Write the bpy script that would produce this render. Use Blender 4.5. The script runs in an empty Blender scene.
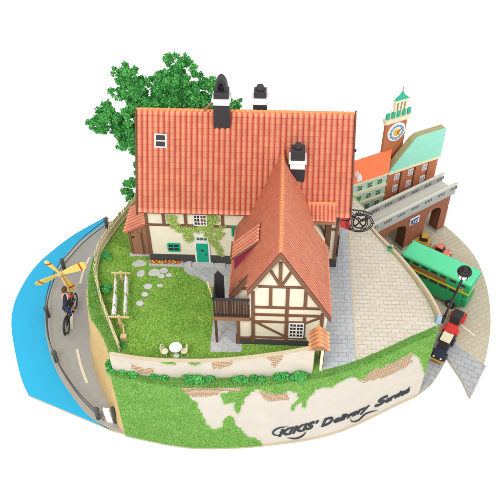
import bpy, bmesh, math, random
import numpy as np
from mathutils import Vector, Matrix, noise
random.seed(7); rng = np.random.default_rng(5)
S = bpy.context.scene; COL = S.collection
PI = math.pi
# ------------------------------------------------------------------ camera
def cam_axes(th, psi, roll):
    t, p, r = map(math.radians, (th, psi, roll))
    fw = Vector((-math.sin(p)*math.cos(t), math.cos(p)*math.cos(t), -math.sin(t)))
    rt = Vector((math.cos(p), math.sin(p), 0)); up = rt.cross(fw)
    return rt*math.cos(r)+up*math.sin(r), up*math.cos(r)-rt*math.sin(r), fw
FOC = 675.0; RT, UP, FW = cam_axes(43.9, 3.2, -.6)
CAM = Vector((0, -31*math.cos(math.radians(43.9)), 31*math.sin(math.radians(43.9))))
def ray(x, y): return FW*FOC + RT*(x-250) - UP*(y-250)
def at(x, y, v=0.0, ax=2):                       # measured point of the photograph on the plane axis=v
    d = ray(x, y); return CAM + d*((v-CAM[ax])/d[ax])
def on_plane(x, y, P0, n):
    d = ray(x, y); return CAM + d*((Vector(P0)-CAM).dot(n)/d.dot(n))
def proj(P):
    d = P-CAM; w = d.dot(FW); return 250+FOC*d.dot(RT)/w, 250-FOC*d.dot(UP)/w
cd = bpy.data.cameras.new('camera'); co = bpy.data.objects.new('camera', cd); COL.objects.link(co)
cd.sensor_width = 36; cd.lens = FOC/500*36; cd.clip_end = 1000; cd.clip_start = .1
M = Matrix((RT, UP, -FW)).transposed().to_4x4(); M.translation = CAM; co.matrix_world = M
S.camera = co
# ------------------------------------------------------------------ materials
ALB = .80
def lin(c): return tuple(((v/255/12.92) if v/255 <= .04045 else ((v/255+.055)/1.055)**2.4)*ALB for v in c)
class NT:
    def __init__(s, name, rough=.75, spec=.25):
        s.m = bpy.data.materials.new(name); s.m.use_nodes = True; s.t = s.m.node_tree
        s.b = s.t.nodes['Principled BSDF']; s.b.inputs['Roughness'].default_value = rough
        s.b.inputs['Specular IOR Level'].default_value = spec
    def n(s, typ, **k):
        o = s.t.nodes.new(typ)
        for a, v in k.items():
            if a in o.inputs: o.inputs[a].default_value = v
            else: setattr(o, a, v)
        return o
    def l(s, a, b): s.t.links.new(a, b)
    def coord(s, kind='Object'): return s.n('ShaderNodeTexCoord').outputs[kind]
    def noise(s, scale, det=4, rough=.6, co=None):
        o = s.n('ShaderNodeTexNoise'); o.inputs['Scale'].default_value = scale; o.inputs['Detail'].default_value = det
        o.inputs['Roughness'].default_value = rough; s.l(co or s.coord(), o.inputs['Vector']); return o.outputs['Fac']
    def ramp(s, fac, stops):
        r = s.n('ShaderNodeValToRGB'); e = r.color_ramp.elements
        while len(e) < len(stops): e.new(.5)
        for q, (p, c) in zip(e, stops): q.position = p; q.color = (*c, 1)
        s.l(fac, r.inputs[0]); return r.outputs[0]
    def mix(s, fac, a, b, mode='MIX'):
        x = s.n('ShaderNodeMix', data_type='RGBA', blend_type=mode)
        for sock, v in ((x.inputs[0], fac), (x.inputs[6], a), (x.inputs[7], b)):
            if isinstance(v, (int, float)): sock.default_value = v
            elif isinstance(v, tuple): sock.default_value = (*v, 1)
            else: s.l(v, sock)
        return x.outputs[2]
    def bump(s, h, st=.3, dist=.02):
        b = s.n('ShaderNodeBump'); b.inputs['Strength'].default_value = st; b.inputs['Distance'].default_value = dist
        s.l(h, b.inputs['Height']); s.l(b.outputs[0], s.b.inputs['Normal'])
    def base(s, c):
        if isinstance(c, tuple): s.b.inputs['Base Color'].default_value = (*c, 1)
        else: s.l(c, s.b.inputs['Base Color'])
        return s.m
def plain(name, c, var=.12, sc=3, rough=.7, bump=.15, spec=.25, fine=40):
    t = NT(name, rough, spec); L = lin(c)
    f = t.noise(sc, 6, .65)
    col = t.ramp(f, [(.3, tuple(v*(1-var) for v in L)), (.7, tuple(min(.95, v*(1+var)) for v in L))])
    f2 = t.noise(fine, 3, .6); col = t.mix(.3*min(1, var*5), col, t.ramp(f2, [(.3, tuple(v*(1-1.6*var) for v in L)), (.7, tuple(min(.95, v*(1+var)) for v in L))]))
    if bump: t.bump(f2, bump, .01)
    return t.base(col)
def leafy(name, stops, rough=.8):
    t = NT(name, rough, .15); g = t.n('ShaderNodeNewGeometry')
    a = t.ramp(g.outputs['Random Per Island'], [(p, lin(c)) for p, c in stops])
    b = t.ramp(t.noise(1.6, 3), [(.35, lin(stops[0][1])), (.65, lin(stops[-1][1]))])
    return t.base(t.mix(.35, a, b))
def bricky(name, c1, c2, mortar, w, h, ms=.012, rot=0, uv=False, noise_c=None, off=.5, bump=.5, var=.5, warp=0.0):
    t = NT(name, .8, .2); co = t.coord('UV' if uv else 'Object')
    mp = t.n('ShaderNodeMapping'); mp.inputs['Rotation'].default_value = (0, 0, rot); t.l(co, mp.inputs[0])
    vec = mp.outputs[0]
    if warp:
        nn = t.n('ShaderNodeTexNoise'); nn.inputs['Scale'].default_value = 2.2; t.l(vec, nn.inputs['Vector'])
        vm = t.n('ShaderNodeVectorMath', operation='SCALE'); vm.inputs['Scale'].default_value = warp; t.l(nn.outputs['Color'], vm.inputs[0])
        va = t.n('ShaderNodeVectorMath', operation='ADD'); t.l(vec, va.inputs[0]); t.l(vm.outputs[0], va.inputs[1]); vec = va.outputs[0]
    br = t.n('ShaderNodeTexBrick'); t.l(vec, br.inputs['Vector'])
    br.inputs['Color1'].default_value = (*lin(c1), 1); br.inputs['Color2'].default_value = (*lin(c2), 1); br.inputs['Mortar'].default_value = (*lin(mortar), 1)
    br.inputs['Scale'].default_value = 1; br.inputs['Brick Width'].default_value = w; br.inputs['Row Height'].default_value = h
    br.inputs['Mortar Size'].default_value = ms; br.inputs['Mortar Smooth'].default_value = .3; br.offset = off
    n1 = t.noise(9, 5, .7); n2 = t.noise(60, 2)
    c = t.mix(var, br.outputs['Color'], t.ramp(n1, [(.3, (.55,)*3), (.7, (1.0,)*3)]), 'MULTIPLY')
    c = t.mix(.25, c, t.ramp(n2, [(.3, (.5,)*3), (.7, (1.0,)*3)]), 'MULTIPLY')
    inv = t.n('ShaderNodeMath', operation='SUBTRACT'); inv.inputs[0].default_value = 1; t.l(br.outputs['Fac'], inv.inputs[1])
    t.bump(inv.outputs[0], bump, .02)
    return t.base(c)
MT = {}
def tile_mat(name, a, b, c, kk=.55):
    t = NT(name, .62, .3); uv = t.coord('UV'); sp = t.n('ShaderNodeSeparateXYZ'); t.l(uv, sp.inputs[0])
    # uv holds (column index, row index): each tile gets its own tint, and printed red joints between columns
    fx = t.n('ShaderNodeMath', operation='FRACT'); t.l(sp.outputs[0], fx.inputs[0])
    fy = t.n('ShaderNodeMath', operation='FRACT'); t.l(sp.outputs[1], fy.inputs[0])
    fl = t.n('ShaderNodeVectorMath', operation='FLOOR'); t.l(uv, fl.inputs[0])
    wn = t.n('ShaderNodeTexWhiteNoise'); t.l(fl.outputs[0], wn.inputs[0])
    vv = t.ramp(wn.outputs['Value'], [(0, (.86, .84, .84)), (.5, (.96, .95, .95)), (1, (1.0, 1.0, 1.0))])
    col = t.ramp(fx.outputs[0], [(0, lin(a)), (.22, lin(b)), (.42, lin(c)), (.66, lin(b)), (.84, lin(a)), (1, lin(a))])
    col = t.mix(1., col, vv, 'MULTIPLY')
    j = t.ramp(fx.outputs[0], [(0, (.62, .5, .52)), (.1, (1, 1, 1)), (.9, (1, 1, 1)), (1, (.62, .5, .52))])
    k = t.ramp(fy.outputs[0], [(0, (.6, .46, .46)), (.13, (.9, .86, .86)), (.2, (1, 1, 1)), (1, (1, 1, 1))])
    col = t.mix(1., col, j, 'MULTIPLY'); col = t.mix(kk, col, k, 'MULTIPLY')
    col = t.mix(.35, col, t.ramp(t.noise(1.3, 5), [(.35, (.8, .72, .7)), (.65, (1, 1, 1))]), 'MULTIPLY')
    col = t.mix(.3, col, t.ramp(t.noise(45, 3), [(.3, (.7, .62, .6)), (.7, (1, 1, 1))]), 'MULTIPLY')
    return t.base(col)
MT['tile'] = tile_mat('roof_tile', (238, 118, 100), (250, 154, 120), (255, 188, 144))
MT['tile2'] = tile_mat('roof_tile_fine', (250, 128, 98), (255, 156, 120), (255, 184, 144), .3)
MT['ridge'] = plain('ridge_tile', (244, 156, 98), .1, 6)
MT['tile_o'] = tile_mat('roof_tile_orange', (252, 156, 108), (255, 186, 134), (255, 204, 156))
MT['cream'] = plain('cream_plaster', (250, 240, 214), .05, 4)
MT['white'] = plain('white_paint', (250, 248, 246), .03, 5)
MT['ivory'] = plain('ivory_card', (244, 234, 200), .06, 5)
MT['timber'] = plain('brown_timber', (130, 92, 70), .16, 7)
MT['wood'] = plain('shed_wood', (168, 120, 90), .14, 5)
MT['darkwood'] = plain('dark_wood', (108, 76, 56), .2, 7)
MT['plinth'] = plain('dark_plinth', (80, 80, 78), .15, 8)
MT['black'] = plain('black_paint', (58, 56, 58), .2, 12, .5)
MT['iron'] = plain('black_iron', (40, 34, 34), .15, 15, .45)
MT['rail'] = plain('grey_rail', (96, 98, 96), .15, 9)
MT['teal'] = plain('teal_paint', (30, 176, 142), .1, 6)
MT['glass'] = plain('dark_glass', (62, 54, 52), .15, 6, .6, 0, .2)
MT['magenta'] = plain('plum_board', (150, 50, 84), .1, 5)
MT['red'] = plain('red_paint', (232, 62, 58), .1, 6, .5)
MT['coral'] = plain('coral_paint', (240, 132, 112), .08, 6, .5)
MT['ochre'] = plain('ochre_paint', (214, 164, 72), .12, 6, .5)
MT['yellow'] = plain('yellow_paint', (250, 224, 120), .08, 5)
MT['bandy'] = plain('yellow_band', (226, 192, 40), .08, 5)
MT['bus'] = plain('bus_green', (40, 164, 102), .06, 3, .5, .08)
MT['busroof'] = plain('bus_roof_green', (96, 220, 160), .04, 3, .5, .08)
MT['orangered'] = plain('orange_red', (204, 78, 32), .1, 8)
MT['stone'] = plain('pale_stone', (208, 206, 204), .1, 7)
MT['greystone'] = plain('grey_stone', (170, 172, 172), .1, 7)
MT['cliff'] = plain('cliff_plaster', (216, 207, 194), .05, 1.6)
MT['deck'] = plain('deck_stone', (214, 210, 198), .06, 5)
MT['wallp'] = plain('aged_plaster', (214, 204, 188), .08, 2.2)
MT['tan'] = plain('cork_earth', (218, 184, 124), .16, 5, fine=22, bump=.5)
MT['edge'] = plain('card_edge', (206, 190, 160), .1, 6)
MT['asphalt'] = plain('grey_asphalt', (178, 176, 170), .07, 2.5)
MT['side'] = plain('grey_pavement', (184, 180, 172), .06, 3)
MT['water'] = plain('blue_card_water', (48, 186, 232), .04, .8, .6, .05)
MT['lane'] = plain('lane_paint', (240, 232, 206), .05, 6)
MT['sand'] = plain('pale_wood', (226, 200, 146), .1, 8)
MT['fence'] = plain('fence_wood', (234, 222, 180), .12, 8)
MT['mint'] = plain('mint_wall', (196, 232, 212), .06, 5)
MT['green_win'] = plain('green_window', (74, 116, 96), .1, 8)
MT['orange_roof'] = plain('orange_roof', (255, 132, 84), .08, 3)
MT['teal_roof'] = plain('verdigris_roof', (160, 232, 208), .06, 3)
MT['olive'] = plain('olive_edge', (176, 170, 126), .1, 4)
MT['verd'] = plain('verdigris_trim', (60, 186, 150), .1, 6)
MT['conc'] = plain('concrete', (178, 178, 174), .08, 6)
MT['brickr'] = bricky('red_brick', (222, 138, 96), (214, 126, 86), (204, 126, 92), .12, .05, .006, uv=True, bump=.1, var=.3)
MT['viab'] = bricky('viaduct_brick', (184, 116, 88), (170, 102, 76), (158, 104, 82), .14, .06, .008, uv=True, bump=.1, var=.4)
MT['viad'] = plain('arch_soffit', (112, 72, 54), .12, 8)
MT['oldbrick'] = bricky('old_brick', (204, 156, 108), (180, 128, 84), (226, 208, 182), .17, .085, .02, uv=True, bump=.8, warp=.05)
MT['paveg'] = bricky('grey_setts', (202, 205, 208), (190, 194, 198), (166, 170, 174), .32, .22, .012, bump=.5, var=.15, warp=.05)
MT['pavec'] = bricky('cream_setts', (224, 216, 200), (216, 207, 188), (188, 180, 160), .34, .22, .012, bump=.5, var=.15, warp=.07)
MT['paves'] = bricky('street_setts', (216, 206, 182), (208, 198, 172), (192, 182, 158), .34, .26, .014, rot=-.6, bump=.5, var=.2, warp=.12)
MT['paved'] = bricky('dark_setts', (194, 196, 196), (184, 186, 188), (164, 166, 166), .5, .3, .02, rot=.5, bump=.5, var=.2, warp=.16)
MT['flag'] = bricky('garden_flags', (208, 208, 208), (198, 198, 198), (180, 180, 178), .4, .3, .015, rot=.7, bump=.4, var=.25, warp=.1)
GR = [(0, (112, 168, 66)), (.35, (146, 202, 86)), (.7, (168, 218, 100)), (1, (208, 228, 134))]
MT['grass'] = leafy('grass_flock', GR)
MT['grassf'] = leafy('front_grass_flock', [(0, (122, 182, 80)), (.5, (146, 204, 104)), (1, (176, 222, 134))])
def lawn_mat(name, a, b, c):
    t = NT(name, .9, .1); f = t.noise(1.5, 6, .7); g = t.noise(28, 4, .7)
    col = t.ramp(f, [(.3, lin(a)), (.5, lin(b)), (.7, lin(c))]); col = t.mix(.5, col, t.ramp(g, [(.3, lin(a)), (.7, lin(c))])); t.bump(g, .8, .05); return t.base(col)
MT['lawn'] = lawn_mat('lawn_base', (118, 172, 58), (146, 198, 74), (176, 212, 96))
MT['lawnf'] = lawn_mat('front_grass_base', (118, 176, 76), (140, 196, 92), (160, 210, 108))
MT['bush'] = leafy('bush_foam', [(0, (54, 150, 72)), (.5, (84, 186, 92)), (1, (128, 214, 116))])
MT['tree'] = leafy('tree_foam', [(0, (44, 140, 66)), (.5, (76, 182, 88)), (1, (128, 216, 116))])
MT['ivy'] = leafy('ivy_foam', [(0, (162, 194, 92)), (.5, (182, 210, 108)), (1, (206, 224, 134))])
MT['trunk'] = plain('bark', (160, 96, 66), .2, 8)
MT['soil'] = plain('soil', (120, 96, 66), .2, 12)
MT['skin'] = plain('skin', (238, 190, 160), .04, 5)
MT['hair'] = plain('brown_hair', (110, 70, 44), .1, 9)
MT['navy'] = plain('navy_cloth', (46, 50, 74), .1, 9)
MT['shirt'] = plain('coral_cloth', (206, 92, 84), .1, 9)
MT['blue'] = plain('blue_cloth', (40, 84, 160), .1, 9)
MT['ink'] = plain('slate_letter', (52, 60, 66), .12, 12)
MT['signblue'] = plain('sign_blue', (52, 96, 168), .08, 8)
MT['flower_r'] = plain('red_petal', (230, 70, 40), .1, 9); MT['flower_y'] = plain('yellow_petal', (244, 190, 70), .1, 9)
MT['clock'] = plain('clock_blue', (150, 186, 214), .1, 9)
MT['backdrop'] = NT('white_table', .9, .1).base((.93, .93, .93))
# ------------------------------------------------------------------ mesh helper
ORG = {}
class MB:
    def __init__(s): s.v = []; s.f = []; s.uv = []; s.mi = []
    def add(s, vs, fs, uvs=None, mi=0):
        k = len(s.v); s.v += [tuple(p) for p in vs]; s.f += [tuple(i+k for i in f) for f in fs]
        s.mi += [mi]*len(fs); s.uv += (uvs if uvs else [None]*len(fs)); return s
    def box(s, x0, x1, y0, y1, z0, z1):
        v = [(x, y, z) for z in (z0, z1) for y in (y0, y1) for x in (x0, x1)]
        return s.add(v, [(0, 2, 3, 1), (4, 5, 7, 6), (0, 1, 5, 4), (2, 6, 7, 3), (1, 3, 7, 5), (0, 4, 6, 2)])
    def bar(s, a, b, w, h=None, up=(0, 0, 1)):               # box beam from a to b
        a, b = Vector(a), Vector(b); d = (b-a).normalized(); u = Vector(up)
        sx = d.cross(u)
        if sx.length < 1e-3: sx = d.cross(Vector((0, 1, 0)))
        sx.normalize(); u = sx.cross(d); h = h or w
        v = [p+sx*(i*w/2)+u*(j*h/2) for p in (a, b) for i, j in ((-1, -1), (1, -1), (1, 1), (-1, 1))]
        return s.add(v, [(0, 3, 2, 1), (4, 5, 6, 7), (0, 1, 5, 4), (1, 2, 6, 5), (2, 3, 7, 6), (3, 0, 4, 7)])
    def tube(s, pts, r, n=8, closed=False):
        pts = [Vector(p) for p in pts]; N = len(pts); rs = r if isinstance(r, (list, tuple)) else [r]*N
        ring = []
        for i, p in enumerate(pts):
            d = (pts[(i+1) % N]-pts[i-1]) if closed else (pts[min(i+1, N-1)]-pts[max(i-1, 0)])
            d.normalize(); a = d.cross(Vector((.13, .21, 1))); a.normalize(); b = d.cross(a)
            ring.append([p+a*(rs[i]*math.cos(2*PI*k/n))+b*(rs[i]*math.sin(2*PI*k/n)) for k in range(n)])
        vs = [q for R in ring for q in R]; fs = []
        for i in range(N if closed else N-1):
            j = (i+1) % N
            for k in range(n): fs.append((i*n+k, i*n+(k+1) % n, j*n+(k+1) % n, j*n+k))
        if not closed: fs += [tuple(range(n))[::-1], tuple((N-1)*n+k for k in range(n))]
        return s.add(vs, fs)
    def lathe(s, c, prof, n=20, ax=(0, 0, 1)):               # prof: list of (r, h)
        q = Vector((0, 0, 1)).rotation_difference(Vector(ax)); c = Vector(c)
        vs = [c+q @ Vector((r*math.cos(2*PI*k/n), r*math.sin(2*PI*k/n), h)) for r, h in prof for k in range(n)]
        fs = [(i*n+k, i*n+(k+1) % n, (i+1)*n+(k+1) % n, (i+1)*n+k) for i in range(len(prof)-1) for k in range(n)]
        fs += [tuple(range(n))[::-1], tuple((len(prof)-1)*n+k for k in range(n))]
        return s.add(vs, fs)
    def prism(s, poly, d):                                   # closed slab: 3D polygon extruded by vector d
        d = Vector(d); p = [Vector(q) for q in poly]; n = len(p)
        s.add([*p, *[q+d for q in p]], [tuple(range(n))[::-1], tuple(range(n, 2*n))]+[(i, (i+1) % n, (i+1) % n+n, i+n) for i in range(n)])
        return s
    def blob(s, c, r, seed=0, sub=2, sc=(1, 1, 1), amp=.3):
        bm = bmesh.new(); bmesh.ops.create_icosphere(bm, subdivisions=sub, radius=1)
        vs = []
        for v in bm.verts:
            k = 1+amp*noise.noise(v.co*1.7+Vector((seed*3.1, seed*1.7, 0)))*2
            vs.append(Vector(c)+Vector((v.co.x*sc[0], v.co.y*sc[1], v.co.z*sc[2]))*r*k)
        s.add(vs, [tuple(q.index for q in f.verts) for f in bm.faces]); bm.free(); return s
    def build(s, name, mat, parent=None, smooth=False, bevel=0, fix=True):
        me = bpy.data.meshes.new(name); o = bpy.data.objects.new(name, me); COL.objects.link(o)
        org = ORG.get(parent.name, Vector()) if parent else Vector()
        if parent: o.parent = parent
        ORG[o.name] = org
        me.from_pydata([tuple(Vector(p)-org) for p in s.v], [], s.f)
        for m in (mat if isinstance(mat, list) else [mat]): me.materials.append(MT[m] if isinstance(m, str) else m)
        if any(u for u in s.uv):
            L = me.uv_layers.new(name='UVMap').data; i = 0
            for f, u in zip(me.polygons, s.uv):
                for j, li in enumerate(f.loop_indices):
                    if u: L[li].uv = u[j]
        for f, mi in zip(me.polygons, s.mi): f.material_index = mi; f.use_smooth = smooth
        if fix:
            bm = bmesh.new(); bm.from_mesh(me); bmesh.ops.recalc_face_normals(bm, faces=bm.faces); bm.to_mesh(me); bm.free()
        if bevel:
            b = o.modifiers.new('bevel', 'BEVEL'); b.width = bevel; b.segments = 2; b.limit_method = 'ANGLE'
        return o
def root(name, label, cat, loc=(0, 0, 0), group=None, local=False):
    o = bpy.data.objects.new(name, None); COL.objects.link(o); o.location = loc; o.empty_display_size = .1
    o['label'] = label; o['category'] = cat
    if group: o['group'] = group
    ORG[o.name] = Vector() if local else Vector(loc)
    return o
def tag(o, label, cat, group=None):
    o['label'] = label; o['category'] = cat
    if group: o['group'] = group
    return o
def struct(o): o['kind'] = 'structure'; return o
def stuff(o, label, cat): o['kind'] = 'stuff'; o['label'] = label; o['category'] = cat; return o
def recenter(o, c):
    c = Vector(c); o.data.transform(Matrix.Translation(-c)); o.location = c; return o
def tagged(mb, name, mat, label, cat, base, group=None, **k):
    return recenter(tag(mb.build(name, mat, **k), label, cat, group), base)
# ------------------------------------------------------------------ light and view
w = bpy.data.worlds.new('World'); S.world = w; w.use_nodes = True
w.node_tree.nodes['Background'].inputs[0].default_value = (1, 1, 1, 1); w.node_tree.nodes['Background'].inputs[1].default_value = 1.0
def softbox(name, loc, size, power, tgt=(0, 0, 0)):
    l = bpy.data.lights.new(name, 'AREA'); l.shape = 'DISK'; l.size = size; l.energy = power
    o = bpy.data.objects.new(name, l); COL.objects.link(o); o.location = loc
    o.rotation_euler = (Vector(tgt)-Vector(loc)).to_track_quat('-Z', 'Y').to_euler(); return o
softbox('key_softbox', (-12, -28, 27), 14, 7000)
softbox('fill_softbox', (20, -18, 28), 16, 4600)
S.view_settings.view_transform = 'Standard'; S.view_settings.look = 'None'; S.view_settings.exposure = .1
# ------------------------------------------------------------------ plan curves
def curve_len(C):
    L = [0]
    for a, b in zip(C, C[1:]): L.append(L[-1]+(Vector((b.x-a.x, b.y-a.y))).length)
    return L
def curve_at(C, L, u):
    i = max(0, min(len(C)-2, int(np.searchsorted(L, u))-1)); t = (u-L[i])/max(1e-6, L[i+1]-L[i])
    a, b = C[i], C[i+1]; p = a.lerp(b, t); d = Vector((b.x-a.x, b.y-a.y, 0)).normalized()
    return p, Vector((d.y, -d.x, 0))
B = -4.5
def pts(lst, z=0.0): return [at(x, y, z) for x, y in lst]
def smooth_curve(P, step=.12):
    P = [Vector(p) for p in P]; out = []
    for i in range(len(P)-1):
        p0 = P[max(i-1, 0)]; p1, p2 = P[i], P[i+1]; p3 = P[min(i+2, len(P)-1)]
        n = max(1, int((p2-p1).length/step))
        for k in range(n):
            t = k/n; out.append(.5*((2*p1)+(p2-p0)*t+(2*p0-5*p1+4*p2-p3)*t*t+(3*p1-p0-3*p2+p3)*t**3))
    out.append(P[-1]); return out
front = smooth_curve([p+Vector((0, 0, -B)) for p in pts([(126, 434.5), (172, 444), (208, 447), (266, 444), (334, 432), (398, 403), (418.5, 393.5)], B)], .1)
leftE = smooth_curve(pts([(112, 371), (107, 347), (98, 329), (90, 315), (88, 291), (90, 270), (100, 245), (118, 220), (131, 200)]), .15)
leftF = smooth_curve(pts([(126, 434.5), (117, 424), (104, 394), (94, 368), (90.5, 347), (89, 325)], B), .15)
# the foot continues behind the brow of the cliff
rightE = smooth_curve(pts([(369, 227), (378, 238), (402, 264), (426, 297), (438, 323), (435.5, 333)]), .2)
P0 = front[0]; P1 = front[-1]
leftE[0] = P0.copy(); rightE[-1] = P1.copy()
backE = [Vector((-7.0, 3.9, 0)), Vector((-5.5, 5.0, 0)), Vector((-2, 5.5, 0)), Vector((1.5, 5.3, 0)), Vector((3.6, 4.4, 0)), Vector((4.2, 3.2, 0))]
def fill(poly, z, name, mat, parent=None, thick=0.03):
    from mathutils.geometry import tessellate_polygon
    P = []
    for p in poly:
        if not P or (Vector((p[0], p[1]))-Vector(P[-1])).length > .03: P.append((p[0], p[1]))
    if (Vector(P[0])-Vector(P[-1])).length < .03: P.pop()
    n = len(P); tr = tessellate_polygon([[Vector((x, y, 0)) for x, y in P]]); T = []
    for t in tr:
        (x0, y0), (x1, y1), (x2, y2) = (P[i] for i in t); ar = (x1-x0)*(y2-y0)-(x2-x0)*(y1-y0)
        if abs(ar) > 1e-6: T.append(tuple(t) if ar > 0 else tuple(t)[::-1])
    sg = sum(P[i][0]*P[(i+1) % n][1]-P[(i+1) % n][0]*P[i][1] for i in range(n)) > 0
    mb = MB(); mb.add([(x, y, z) for x, y in P]+[(x, y, z-thick) for x, y in P], T+[((i, i+n, (i+1) % n+n, (i+1) % n) if sg else (i, (i+1) % n, (i+1) % n+n, i+n)) for i in range(n)])
    return mb.build(name, mat, parent, fix=False)
Lfr = curve_len(front)
plateau = [p+curve_at(front, Lfr, Lfr[i])[1]*.055 for i, p in enumerate(front)]+[p for p in rightE[::-1]][1:]+backE[::-1]+[p for p in leftE[::-1]][:-1]
top = fill(plateau, 0, 'terrain', 'lawnf', thick=.02); struct(top)
# --- vertical faces with painted-in regions (grid of cells, each cell one material)
def in_poly(x, y, P):
    c = False; n = len(P); j = n-1
    for i in range(n):
        if (P[i][1] > y) != (P[j][1] > y) and x < (P[j][0]-P[i][0])*(y-P[i][1])/(P[j][1]-P[i][1])+P[i][0]: c = not c
        j = i
    return c
GPTS = []                                         # where flock grows: (point, normal, kind)
def faced_wall(C, z0, z1, step, regions, mats, out, prouds, flock=(), zs=lambda t: 1.0):
    """C plan curve; regions: (material index, polygon in photo-measured points); prouds per material."""
    L = curve_len(C); nu = int(L[-1]/step); nz = int((z1-z0)/step); mb = MB(); idx = {}
    V = []; lab = np.zeros((nu, nz), int); bx = [(min(p[0] for p in P), max(p[0] for p in P), min(p[1] for p in P), max(p[1] for p in P)) for _, P in regions]
    fr = [curve_at(C, L, L[-1]*i/nu) for i in range(nu+1)]
    for i in range(nu):
        p, n = curve_at(C, L, L[-1]*(i+.5)/nu)
        for k in range(nz):
            z = (z0+(z1-z0)*(k+.5)/nz)*zs((i+.5)/nu); q = Vector((p.x, p.y, z))
            x, y = proj(q); h = Vector((p.x*3, p.y*3, z*3))
            x += 2.2*noise.noise(h)+1.4*noise.noise(h*4.1); y += 2.2*noise.noise(h+Vector((9, 3, 1)))+1.2*noise.noise(h*4.3)
            for (m, P), b in zip(regions, bx):
                if b[0] <= x <= b[1] and b[2] <= y <= b[3] and in_poly(x, y, P): lab[i, k] = m
            if lab[i, k] in flock and random.random() < .9: GPTS.append((q+n*prouds[lab[i, k]], n.copy(), 1))
    for i in range(nu+1):
        p, n = fr[i]
        for k in range(nz+1):
            nb = [lab[a, b] for a in (i-1, i) for b in (k-1, k) if 0 <= a < nu and 0 <= b < nz]
            d = min(prouds[m] for m in nb); z = (z0+(z1-z0)*k/nz)*zs(i/nu)
            if any(m in flock for m in nb): d += .02*noise.noise(Vector((p.x, p.y, z))*9)
            V.append((p.x+n.x*d, p.y+n.y*d, z))
    F = []; U = []; MI = []
    for i in range(nu):
        for k in range(nz):
            a = i*(nz+1)+k; F.append((a, a+nz+1, a+nz+2, a+1)); u0, u1 = L[-1]*i/nu, L[-1]*(i+1)/nu; w0, w1 = z0+(z1-z0)*k/nz, z0+(z1-z0)*(k+1)/nz
            U.append([(u0, w0), (u1, w0), (u1, w1), (u0, w1)]); MI.append(lab[i, k])
    mb.v = V; mb.f = F; mb.uv = U; mb.mi = [int(m) for m in MI]
    o = mb.build(out, mats, fix=False, smooth=False); return o
G1 = [(100, 360), (150, 374), (178, 384), (183, 391), (190, 397), (196, 402), (200, 412), (206, 422), (214, 429), (222, 428), (225, 419), (231, 416), (235, 420), (237, 427), (243, 430), (247, 437), (262, 440), (262, 460), (100, 460)]
G2 = [(100, 360), (450, 325), (436, 340), (427, 372), (424, 372), (419, 357), (411, 352), (392, 361), (376, 368), (358, 379), (350, 375), (340, 380), (331, 388), (324, 385), (316, 390), (309, 396), (304, 408), (300, 401), (292, 411), (290, 408), (299, 397), (296, 391), (284, 392), (268, 392), (256, 388), (246, 396), (242, 402), (240, 409), (237, 416), (234, 404), (224, 402), (220, 395), (232, 390), (246, 384), (200, 384), (170, 382)]
BR1 = [(176, 384), (252, 383), (240, 390), (222, 391), (217, 396), (208, 398), (194, 397), (186, 394)]
BR2 = [(257, 392), (286, 391), (290, 399), (276, 402), (262, 398)]
BR3 = [(360, 379), (376, 369), (400, 358), (413, 353), (411, 362), (404, 369), (386, 377), (372, 381), (358, 383)]
struct(faced_wall(front, B, 0.0, .035, [(2, BR2), (2, BR3), (1, G2), (2, BR1), (1, G1)], ['cliff', 'lawnf', 'oldbrick'], 'cliff_face', [0, .05, .012], flock=(1,)))
# side of the cliff (cork earth), sloping out to its foot
LE = leftE; LEL = curve_len(LE); LF = leftF+[leftF[-1]+Vector((-.1, 1.2, 0)), leftF[-1]+Vector((.1, 3.4, 0)), leftF[-1]+Vector((.9, 6.0, 0)), leftF[-1]+Vector((1.9, 8.4, 0))]
LFL = curve_len(LF); mb = MB(); N = 90; K = 14; V = []
for i in range(N+1):
    a, na = curve_at(LE, LEL, LEL[-1]*i/N); b, _ = curve_at(LF, LFL, LFL[-1]*i/N)
    for k in range(K+1):
        t = k/K; p = a.lerp(Vector((b.x, b.y, B)), t); e = .1*noise.noise(p*1.5) if 0 < k < K and i else 0
        V.append((p.x-e, p.y, p.z))
mb.add(V, [(i*(K+1)+k, i*(K+1)+k+1, (i+1)*(K+1)+k+1, (i+1)*(K+1)+k) for i in range(N) for k in range(K)])
struct(mb.build('cliff_bank', 'tan', smooth=True))
def skirt(P, name, mat):
    m = MB(); n = len(P); m.add([(p[0], p[1], 0) for p in P]+[(p[0], p[1], B) for p in P], [(i, i+1, i+1+n, i+n) for i in range(n-1)]); return struct(m.build(name, mat))
skirt(rightE[::-1]+backE[::-1]+[leftE[-1]], 'cliff_back', 'edge')
# plateau surfaces
G = lambda l: [(p.x, p.y) for p in l]
lw = smooth_curve(pts([(113, 371), (145, 376), (178, 378), (230, 378), (280, 376), (312, 373.5)]), .15)     # foot of the garden wall
pb0, pb1 = at(349, 230), at(357, 368)
lawn_poly = [(p.x, p.y+.05) for p in lw]+[(1.6, -6.2), (2.0, -5.4), (2.0, -.8), (2.0, 4.8), (-2, 5.2), (-5.5, 4.8), (-7.0, 3.7)]+[(p.x+.08, p.y) for p in leftE[::-1]][2:-1]
struct(fill(lawn_poly, .008, 'lawn', 'lawn', thick=.02))
fr_top = [p for p in front if p.x > 1.75]
edgein = [(p.x-.02, p.y+.22) for p in fr_top]
borderx = lambda y: 3.36+(1.5-y)*-.018
struct(fill([(1.75, edgein[0][1]+.02)]+[q for q in edgein if q[0] < borderx(q[1])]+[(borderx(-5.9), -6.0+.0)]+[(borderx(2), 2), (3.3, 4.2), (2.4, 4.8), (1.75, 4.8)], .014, 'pavement', 'paveg', thick=.02))
cr = [q for q in edgein if q[0] > borderx(q[1])]
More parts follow.
